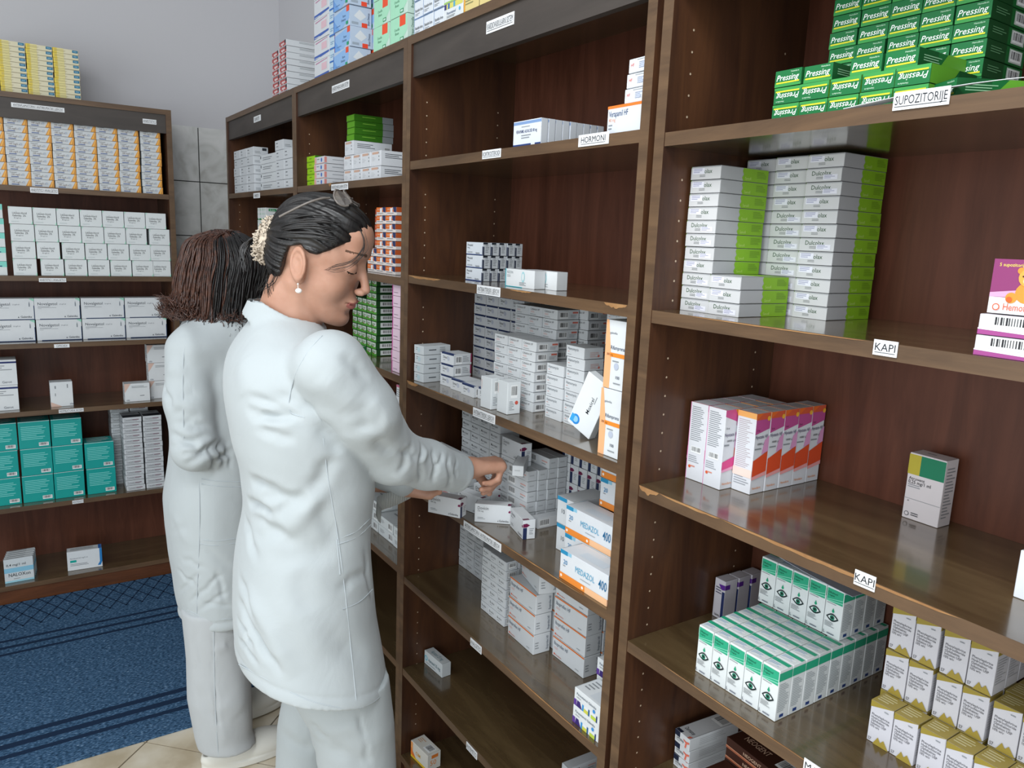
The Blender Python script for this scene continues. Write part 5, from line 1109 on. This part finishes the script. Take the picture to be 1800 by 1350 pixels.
# right hand: back of the hand up, fingers drooping down as they pick at the cartons
Wr=wr; Fd=np.array((.84,.52,.0)); Fd/=np.linalg.norm(Fd)
dn=np.array((.05,.0,-1.)); Pn=dn-Fd*(dn@Fd); Pn/=np.linalg.norm(Pn); Sd=np.cross(Fd,Pn)   # thumb on her left side
if Sd[1]<0: Sd=-Sd
Sd=-Sd*0+Sd
cur=[(1.42,.85,.35),(1.6,.85,.35),(1.75,.9,.4),(1.85,.95,.45)]
th=[((.62,.42,.62),.042),((.62,.0,.78),.032),((.35,-.25,.95),.026)]
addhand(*hand(Wr-Fd*.006,Fd,Pn,Sd,cur,th,.96),r1)
# left hand: holds an open carton under the right sleeve
WL=f1.P(706,852,.20); FdL=np.array((.95,.05,-.08)); FdL/=np.linalg.norm(FdL)
PnL=np.array((.05,-.55,.83)); PnL-=FdL*(PnL@FdL); PnL/=np.linalg.norm(PnL); SdL=np.cross(FdL,PnL)
if SdL[2]<0: SdL=-SdL
curL=[(.45,.6,.3),(.5,.65,.35),(.6,.7,.35),(.7,.7,.4)]; thL=[((.6,.6,.3),.040),((.85,.1,.35),.031),((.9,-.1,.3),.026)]
addhand(*hand(WL,FdL,PnL,SdL,curL,thL,.88),r1)
nb_=xf(neckb+np.array((0,0,-.05)))
V,Q,mi=joined(body,bmi,[(1,[nb_+np.array((0,-.05,0)),sh,el,Wr-Fd*.05]),(2,[nb_+np.array((0,.05,0)),shL,elL,WL-FdL*.05])]); link('body',tomesh('body',V,Q,[SKIN,LIP,BROW,LASH,NAIL],mi),r1)
# trousers --------------------------------------------------------
def limb_e(x,y,z,T,k=None):
    """vertical limb with elliptic sections; T rows (z, cx, cy, a, b)"""
    T=np.array(sorted(T)); c=[np.interp(z,T[:,0],T[:,i]) for i in range(1,5)]
    q=np.sqrt(((x-c[0])/c[2])**2+((y-c[1])/c[3])**2)
    d=(q-1)*np.minimum(c[2],c[3]); return np.maximum(d,np.maximum(T[0,0]-z,z-T[-1,0]))
def legrow(fg,py,a,b,l,rb=1.0):
    A=fg.P(a,py,l);B=fg.P(b,py,l); return ((A[2]+B[2])/2,(A[0]+B[0])/2,l,(B[0]-A[0])/2,(B[0]-A[0])/2*rb)
RL=[legrow(f1,1190,500,684,-.075,.85),legrow(f1,1270,545,694,-.075,.85),legrow(f1,1350,562,697,-.07,.9)]
z0=RL[-1][0]; RL+= [(z0-.12,RL[-1][1]+.01,-.07,.068,.07),(.03,RL[-1][1]-.0,-.07,.085,.085)]
LL=[legrow(f1,1190,506,640,.09,.95),legrow(f1,1270,490,610,.09,.95),legrow(f1,1350,485,592,.085,.95)]
z0=LL[-1][0]; LL+=[(z0-.12,LL[-1][1],.085,.066,.07),(.03,LL[-1][1]-.02,.085,.085,.085)]
def pants1(x,y,z):
    return smin(limb_e(x,y,z,RL),limb_e(x,y,z,LL),.012)
V,Q=nets(pants1,(-.26,-.24,0.0),(.32,.26,RL[0][0]+.02),.0062); V=smooth(V,Q,2); N=normals(V,Q)
FP=[(545, 1270, 575, 1300, 0.013200000000000002, -0.0043), (560, 1290, 640, 1280, 0.018480000000000003, 0.003), (580, 1310, 650, 1350, 0.02112, -0.0043), (628, 1255, 642, 1300, 0.00528, -0.0029), (640, 1300, 650, 1350, 0.00792, -0.0029), (600, 1330, 690, 1290, 0.026400000000000003, 0.003), (490, 1290, 560, 1330, 0.018480000000000003, -0.0036), (485, 1250, 540, 1300, 0.026400000000000003, 0.003)]
D=folds(V,N,f1,FP)+wr_noise(V,7,16,.009,.003); V=V+N*D[:,None]
link('trousers',tomesh('trousers',V,Q,[PANTS]),r1)
def clog(c,ang,par,dz=0,s=1.):
    """white perforated leather clog; c heel point on the floor in figure frame"""
    mb=[]; ca,sa=math.cos(ang),math.sin(ang)
    def up(x,y,z):
        d=ell(x,y,z,(.155,0,.036),(.105,.048,.042)); d=smin(d,ell(x,y,z,(.06,0,.036),(.075,.038,.040)),.03)
        d=smax(d,.012-z,.004); d=smax(d,-ell(x,y,z,(.035,0,.085),(.065,.028,.048)),.006)
        so=smax(np.sqrt(((x-.128)/.142)**2+(y/(.049-.02*np.clip(.1-x,0,.1)*4))**2)*.045-.045,np.maximum(.002-z,z-.022-.012*np.clip((.08-x)/.08,0,1)),.003)
        return smin(d,so,.004)
    V,Q=nets(up,(-.03,-.07,-.005),(.29,.07,.1),.0021); V=smooth(V,Q,1)
    c_=V[Q].mean(1); mi=np.zeros(len(Q),int)
    # punched holes over the vamp
    u=(c_[:,0]-.13)/.0115; v=c_[:,1]/.0115; row=np.round(u); off=.5*(row%2); hx=(u-row); hy=(v-off)-np.round(v-off)
    mi[(hx**2+hy**2<.07)&(c_[:,2]>.028)&(c_[:,0]>.085)&(c_[:,0]<.235)]=1
    mi[c_[:,2]<.018]=2
    V=V*s; W=np.stack([c[0]+V[:,0]*ca-V[:,1]*sa,c[1]+V[:,0]*sa+V[:,1]*ca,V[:,2]+dz],1)
    return link('clog',tomesh('clog',W,Q,[LEATHER,mat('3f3c36',.8,.1,'punched'),mat('c9c3b2',.6,.3,'sole')]),par)
clog((RL[-1][1]-.06,-.07),math.radians(20),r1); clog((LL[-1][1]-.06,.085),math.radians(24),r1)

# ---------------------------------------------------------------- the brown-haired woman behind
b2=(-2.215,.507,0); f2=Fig(b2); r2=empty('person',b2,HEAD)
tag(r2,'woman with chin-length brown hair and white coat, standing behind the dark-haired woman','person')
rows2=[(541,345,440),(560,326,450),(582,312,455),(604,298,460),(645,292,462),(690,292,462),(735,298,462),(780,300,462),(816,296,460),(870,288,460),(909,292,462),(961,298,464),(1000,305,466),(1030,309,468),(1062,317,470),(1110,322,472)]
T2,zz2,_=torso(f2,rows2,math.radians(36),1.22)
s2=f2.P(336,618,-.12); e2=f2.P(343,788,-.165); w2=f2.P(440,812,.02)
hh=f2.P(370,1098,-.1); hB=f2.P(325,1075,0)
s2L=f2.P(420,620,.14); e2L=f2.P(450,790,.2); w2L=f2.P(500,800,.22)
def coat2(x,y,z):
    d=T2(x,y,z); A=limb(x,y,z,[s2,(s2+e2)/2+np.array((-.006,-.004,0)),e2,w2],[.066,.064,.058,.046],.02); k=.008+.05*np.clip((z-s2[2]+.07)/.10,0,1); h=np.clip(.5+.5*(A-d)/k,0,1); d=A*(1-h)+d*h-k*h*(1-h)
    d=smin(d,limb(x,y,z,[s2L,e2L,w2L],[.062,.055,.042],.02),.02)
    zh=hB[2]-(hB[2]-hh[2])*np.clip((-y+.02)/.12,0,1)
    return smax(d,zh-z,.004)
V,Q=nets(coat2,(-.26,-.30,hh[2]-.03),(.36,.34,1.42),.0052); V=smooth(V,Q,2); N=normals(V,Q)
F2=[(298, 762, 360, 792, 0.014, -0.0085), (306, 742, 372, 752, 0.014, -0.0068), (300, 785, 368, 766, 0.013, -0.0068), (325, 818, 400, 775, 0.014, -0.0085), (318, 800, 392, 790, 0.012, -0.0068), (365, 828, 412, 785, 0.012, -0.0068), (345, 802, 385, 772, 0.01, -0.0068), (300, 722, 352, 738, 0.018, -0.0051), (384, 775, 396, 822, 0.008, -0.0059), (398, 775, 407, 825, 0.008, -0.0051), (372, 782, 378, 830, 0.009, -0.0051), (284, 668, 302, 722, 0.012, -0.0068), (292, 645, 330, 655, 0.016, 0.0051), (310, 700, 350, 690, 0.02, -0.0034), (318, 560, 345, 640, 0.022, 0.0051), (308, 1000, 345, 1032, 0.009, -0.004), (312, 1042, 352, 1008, 0.0083, -0.004), (330, 1062, 392, 1008, 0.0083, -0.005), (345, 1076, 402, 1038, 0.0083, -0.0045), (352, 1060, 409, 1066, 0.0075, -0.004), (380, 1000, 396, 1060, 0.009, -0.004), (318, 980, 362, 1002, 0.0105, -0.003), (300, 900, 335, 965, 0.015, 0.0025), (300, 935, 330, 925, 0.015, -0.002), (358, 960, 405, 1000, 0.015, -0.0025)]
D=folds(V,N,f2,F2)+wr_noise(V,9,22,.006,.003)
dh=V[:,2]-(hB[2]-(hB[2]-hh[2])*np.clip((-V[:,1]+.02)/.12,0,1)); D+=.0022*np.exp(-((dh-.010)/.012)**2)-.003*np.exp(-((dh-.028)/.004)**2)
V=V+N*D[:,None]; V=smooth(V,Q,1,.3); N=normals(V,Q); cp_=[(V,Q)]
for sm_ in ([(350,845),(351,900),(350,960),(347,1030),(346,1085)],[(354,842),(385,846),(424,847)],[(354,851),(385,855),(424,856)],[(351,948),(380,951),(420,946)],[(351,956),(380,959),(420,954)],[(330,560),(322,640),(322,720),(323,770)],[(330,1072),(365,1088),(408,1088)]):
    seam(cp_,V,N,f2,sm_,.0013)
n0=len(Q); V,Q=merge(cp_); mi=np.zeros(len(Q),int); mi[n0:]=1
link('coat',tomesh('coat',V,Q,[COAT,STITCH],mi),r2)
# head of the second woman, bowed and turned away
HC2=f2.P(408,482,.0); HR2=rotm(math.radians(24),math.radians(38),math.radians(0)); S2=.98
nb2=np.linalg.inv(HR2)@(f2.P(392,600,.0)-HC2)/S2
def head2(x,y,z):
    d=headsdf(x,y,z); d=smin(d,earsdf(x,y,z),.004); n=cone(x,y,z,(-.025,0,-.045),nb2,.050,.060); return smin(d,n,.02)
V,Q=nets(head2,(-.16,-.11,-.27),(.125,.11,.125),.0032); V=smooth(V,Q,1)
c=V[Q].mean(1); mi=np.zeros(len(Q),int); mi[(c[:,0]>.080)&(np.abs(c[:,1])<.0235)&(c[:,2]>-.0735)&(c[:,2]<-.0495)]=1
mi[(c[:,0]>.055)&(np.abs(c[:,1])>.010)&(np.abs(c[:,1])<.05)&(np.abs(c[:,2]-.0385)<.004)]=2
mi[(c[:,0]>.060)&(np.abs(np.abs(c[:,1])-.03)<.014)&(np.abs(c[:,2]-.0035)<.0018)]=3
body=[(V*S2@HR2.T+HC2,Q)]; bmi=[mi]
FdB=(w2-e2)/np.linalg.norm(w2-e2); PnB=np.array((0,0,1.)); PnB-=FdB*(PnB@FdB); PnB/=np.linalg.norm(PnB); SdB=np.cross(FdB,PnB)
addhand(*hand(w2+FdB*.03,FdB,PnB,SdB,[(.5,.6,.3)]*4,[((.6,.6,.3),.04),((.8,.1,.3),.031),((.9,-.1,.3),.026)],.95),r2)
FdC=(w2L-e2L)/np.linalg.norm(w2L-e2L); PnC=np.array((0,0,1.)); PnC-=FdC*(PnC@FdC); PnC/=np.linalg.norm(PnC); SdC=np.cross(PnC,FdC)
addhand(*hand(w2L+FdC*.03,FdC,PnC,SdC,[(.5,.6,.3)]*4,[((.6,.6,.3),.04),((.8,.1,.3),.031),((.9,-.1,.3),.026)],.95),r2)
nb_=(nb2+np.array((0,0,-.05)))*S2@HR2.T+HC2
V,Q,mi=joined(body,bmi,[(1,[nb_+np.array((0,-.05,0)),s2,e2,w2]),(2,[nb_+np.array((0,.05,0)),s2L,e2L,w2L])]); link('body',tomesh('body',V,Q,[SKIN,LIP,BROW,LASH,NAIL],mi),r2)
# bob: cap plus many curled locks, built in the figure frame from the crown
hp=[]; 
cen=f2.P(392,475,.0)
def cap2(x,y,z):
    x,y,z=x-cen[0],y-cen[1],z-cen[2]
    th=np.arctan2(y,x)*6
    g=.0022*np.sin(th*3+vn(x*20,y*20,z*12)*3)+.004*(vn(th*1.3,z*9,x*6)-.5)
    d=ell(x,y,z,(.006,0,.018),(.112,.098,.092)); d=smin(d,ell(x,y,z,(-.030,-.01,-.062),(.085,.088,.055)),.03); d=smin(d,ell(x,y,z,(.045,.0,-.055),(.05,.085,.09)),.03)
    d=smin(d,ell(x,y,z,(-.085,-.02,-.075),(.04,.05,.03)),.03)
    return d-g
V,Q=nets(cap2,cen+np.array((-.17,-.15,-.19)),cen+np.array((.15,.15,.14)),.0032); V=smooth(V,Q,1,.4); capmesh=(V,Q); hp.append((V,Q))
rr=np.random.RandomState(4); dark=[]
for k in range(620):
    a=rr.uniform(-math.pi*1.02,.15) if rr.rand()<.85 else rr.uniform(-math.pi,math.pi)
    dx,dy=math.cos(a),math.sin(a); j=rr.uniform(-1,1,4)
    flip=.9 if dx<-.2 else .3
    top=cen+np.array((.01+.03*j[0],.03*j[1],.108))
    low=-.082-.050*rr.rand()-(.055*rr.rand()+.035 if dx>-.1 else 0)
    R=np.array((.105+.009*j[2],.097+.009*j[2]))
    P=[top,cen+np.array((R[0]*dx*.72,R[1]*dy*.72,.085)),cen+np.array((R[0]*dx*1.03+.004,R[1]*dy*1.03,.03)),cen+np.array((R[0]*dx*1.06-.008,R[1]*dy*1.05,-.035)),cen+np.array((R[0]*dx*1.0-.016,R[1]*dy*.99,low*.72)),
       cen+np.array((R[0]*dx*(1.05+.12*flip)-.024,R[1]*dy*1.02,low)),cen+np.array((R[0]*dx*(1.15+.25*flip*rr.rand())-.03+.010*j[3],R[1]*dy*1.06+.008*j[0],low+.012*flip+.012*j[1]))]
    pts=bez(P,6); m=len(pts); r0=rr.uniform(.0011,.0030)
    wv=rr.rand()*6
    pts=[p+np.array((math.sin(i*.55+wv),math.cos(i*.6+wv),.6*math.sin(i*.9+wv)))*(.005+.013*j[0]**2)*(i/m)**1.8 for i,p in enumerate(pts)]; dark.append(dx+.35*j[1]>.38)
    tube(hp,pts,[r0*(.45+.75*math.sin(min(1,(i+1)/m*1.3)*math.pi*.5))*(1-(i/m)**4*.93) for i in range(m)],5)
for k in range(150):   # flyaway curls at the ends
    a=rr.uniform(-math.pi*1.0,-.2); dx,dy=math.cos(a),math.sin(a); j=rr.uniform(-1,1,4)
    b=cen+np.array((.105*dx-.02,.098*dy,-.10-.02*rr.rand()))
    P=[b,b+np.array((.02*dx,.01*dy,-.012)),b+np.array((.04*dx+.006*j[0],.014*dy,-.012+.006*j[1])),b+np.array((.05*dx+.01*j[2],.01*dy,.004+.01*j[3]))]
    pts=bez(P,5); tube(hp,pts,[.0016*(1-i/len(pts))+.0002 for i in range(len(pts))],4)
nd=[len(q) for _,q in hp]; V,Q=merge(hp); c=capmesh[0][capmesh[1]].mean(1)-cen
mi=np.concatenate([(c[:,0]+.02*np.sin(c[:,2]*90)>.055).astype(int)]+[np.full(nd[k+1],int(dark[k])) if k<len(dark) else np.zeros(nd[k+1],int) for k in range(len(nd)-1)])
link('hair',tomesh('hair',V,Q,[BROWNH,BLACKH],mi),r2)
# trousers and clogs
NL=[legrow(f2,1060,322,430,-.06,1.0),legrow(f2,1150,330,436,-.065,.95),legrow(f2,1220,332,441,-.07,.9),legrow(f2,1290,345,443,-.07,.85),legrow(f2,1308,350,450,-.07,.8)]
FL=[(a+0,b-.06,.115,c_*.85,d_*.9) for a,b,_,c_,d_ in NL]
def pants2(x,y,z): return smin(limb_e(x,y,z,NL),limb_e(x,y,z,FL),.012)
V,Q=nets(pants2,(-.26,-.22,NL[-1][0]-.02),(.32,.30,NL[0][0]+.02),.0062); V=smooth(V,Q,2); N=normals(V,Q)
FP=[(374, 1100, 375, 1200, 0.00429, -0.0018), (375, 1200, 385, 1290, 0.007150000000000001, -0.0036), (378, 1150, 400, 1130, 0.014300000000000002, 0.003), (380, 1270, 400, 1310, 0.01716, 0.003), (345, 1210, 375, 1270, 0.020020000000000003, -0.003), (420, 1180, 436, 1290, 0.02288, 0.003), (340, 1100, 345, 1200, 0.014300000000000002, -0.003), (390, 1230, 430, 1250, 0.028600000000000004, 0.003)]
D=folds(V,N,f2,FP)+wr_noise(V,7,16,.007,.003); V=V+N*D[:,None]; N=normals(V,Q); cp_=[(V,Q)]
seam(cp_,V,N,f2,[(376,1110),(377,1180),(379,1250),(384,1330)],.0014); n0=len(Q); V,Q=merge(cp_); mi=np.zeros(len(Q),int); mi[n0:]=1
link('trousers',tomesh('trousers',V,Q,[PANTS2,STITCH],mi),r2)
clog((-.062,-.085),math.radians(31),r2); clog((-.155,.105),math.radians(33),r2,.0065)
# ---------------------------------------------------------------- glasses pushed up on the hair, carton in the left hand, grey strap
gm=mat('6d6660',.35,.5,'acetate'); gp=[]
def G_(p): return xf(p)
LU=np.array((.90,0,-.42)); 
for s_ in (-1,1):
    c0=np.array((.022,.027*s_,.1285)); pts=[]
    for k in range(17):
        a=2*math.pi*k/16; pts.append(G_(c0+LU*.0185*math.sin(a)+np.array((0,.0245*math.cos(a),-.012*abs(math.cos(a))*(math.cos(a)*s_>0)))))
    tube(gp,pts,[.0019]*17,6)
    tube(gp,bez([G_(p) for p in ((.006,.051*s_,.120),(-.004,.066*s_,.115),(-.022,.080*s_,.100),(-.048,.088*s_,.074),(-.060,.088*s_,.062))],6),[.0021]*25,6)
tube(gp,[G_((.030,-.004,.128)),G_((.031,0,.129)),G_((.030,.004,.128))],[.0017]*3,6)
V,Q=merge(gp); go=link('glasses',tomesh('glasses',V,Q,[gm]))
go.location=r1.location; go.rotation_euler=(0,0,HEAD); tag(go,'eyeglasses with grey frame pushed up on the black hair','glasses')
gl=bpy.data.materials.new('lens_glass'); nt,b=nodes(gl); b.inputs['Base Color'].default_value=(.35,.32,.3,1); b.inputs['Alpha'].default_value=.45; b.inputs['Roughness'].default_value=.05
for s_ in (-1,1):
    c0=np.array((.022,.027*s_,.1285)); mb=MB()
    mb.poly([G_(c0+LU*.018*math.sin(2*math.pi*k/20)+np.array((0,.024*math.cos(2*math.pi*k/20),-.012*abs(math.cos(2*math.pi*k/20))*(math.cos(2*math.pi*k/20)*s_>0)))) for k in range(20)],gl); mb.build('lens',go)
def w1(p): return np.array((f1.b[0],f1.b[1],0))+FV*p[0]+LV*p[1]+np.array((0,0,p[2]))
p0=w1(f1.P(752,893,.235)); put('dovi',p0[0],p0[1],p0[2]-.01,32,'opened white-purple carton held in the left hand below the sleeve')
strap=bez([f1.P(722,862,.20),f1.P(700,873,.17),f1.P(675,882,.15),f1.P(662,888,.14),f1.P(664,900,.13),f1.P(670,908,.13)],6)
mb=MB()
for i in range(len(strap)-1):
    t=i/(len(strap)-1); w=.027; a,b_=strap[i],strap[i+1]; o=np.array((0,.006,w*(.6 if i<20 else .5))); 
    mb.poly([a-o,b_-o,b_+o,a+o],cloth('grey_fabric','a0a29e') if i==0 else mb.ms[0])
so_=mb.build('fabric_strap',None,True); so_.location=r1.location; so_.rotation_euler=(0,0,HEAD); md=so_.modifiers.new('t','SOLIDIFY'); md.thickness=.0015
tag(so_,'grey fabric strap hanging below the raised sleeve','strap')
# ---------------------------------------------------------------- cartons nobody can see (buried in the stacks or outside the frame) are left out
def prune():
    dg=bpy.context.evaluated_depsgraph_get(); dg.update()
    eyes=[EYE,EYE+RX*.3,EYE-RX*.3,EYE+Vector((0,0,.22))]
    box=[o for o in list(COL.objects) if o.type=='MESH' and o.get('category')=='medicine box']
    dead=[]
    for o in box:
        w=o.matrix_world if o.matrix_world.translation.length>0 else o.matrix_basis
        w=o.matrix_basis; bb=[Vector(c) for c in o.bound_box]; lo,hi=bb[0],bb[6]; seen=False
        pts=[]
        for ax in range(3):
            for sd in (0,1):
                for a in (.08,.5,.92):
                    for b in (.08,.5,.92):
                        f=[0,0,0]; f[ax]=sd; f[(ax+1)%3]=a; f[(ax+2)%3]=b
                        p=Vector([lo[i]+(hi[i]-lo[i])*f[i] for i in range(3)]); n=Vector((0,0,0)); n[ax]=1 if sd else -1
                        pts.append((w@p,(w.to_3x3()@n)))
        for e in eyes:
            for p,n in pts:
                v=p-e
                if v.dot(n)>=0: continue
                z=v.dot(FX); u=v.dot(RX)/z*F_PX; t=v.dot(UX)/z*F_PX
                if abs(u)>930 or abs(t)>705: continue
                L=v.length; h=SC.ray_cast(dg,e,v/L,distance=L-.0025)
                if not h[0]: seen=True; break
            if seen: break
        if not seen: dead.append(o)
    for o in dead: bpy.data.objects.remove(o)
prune()
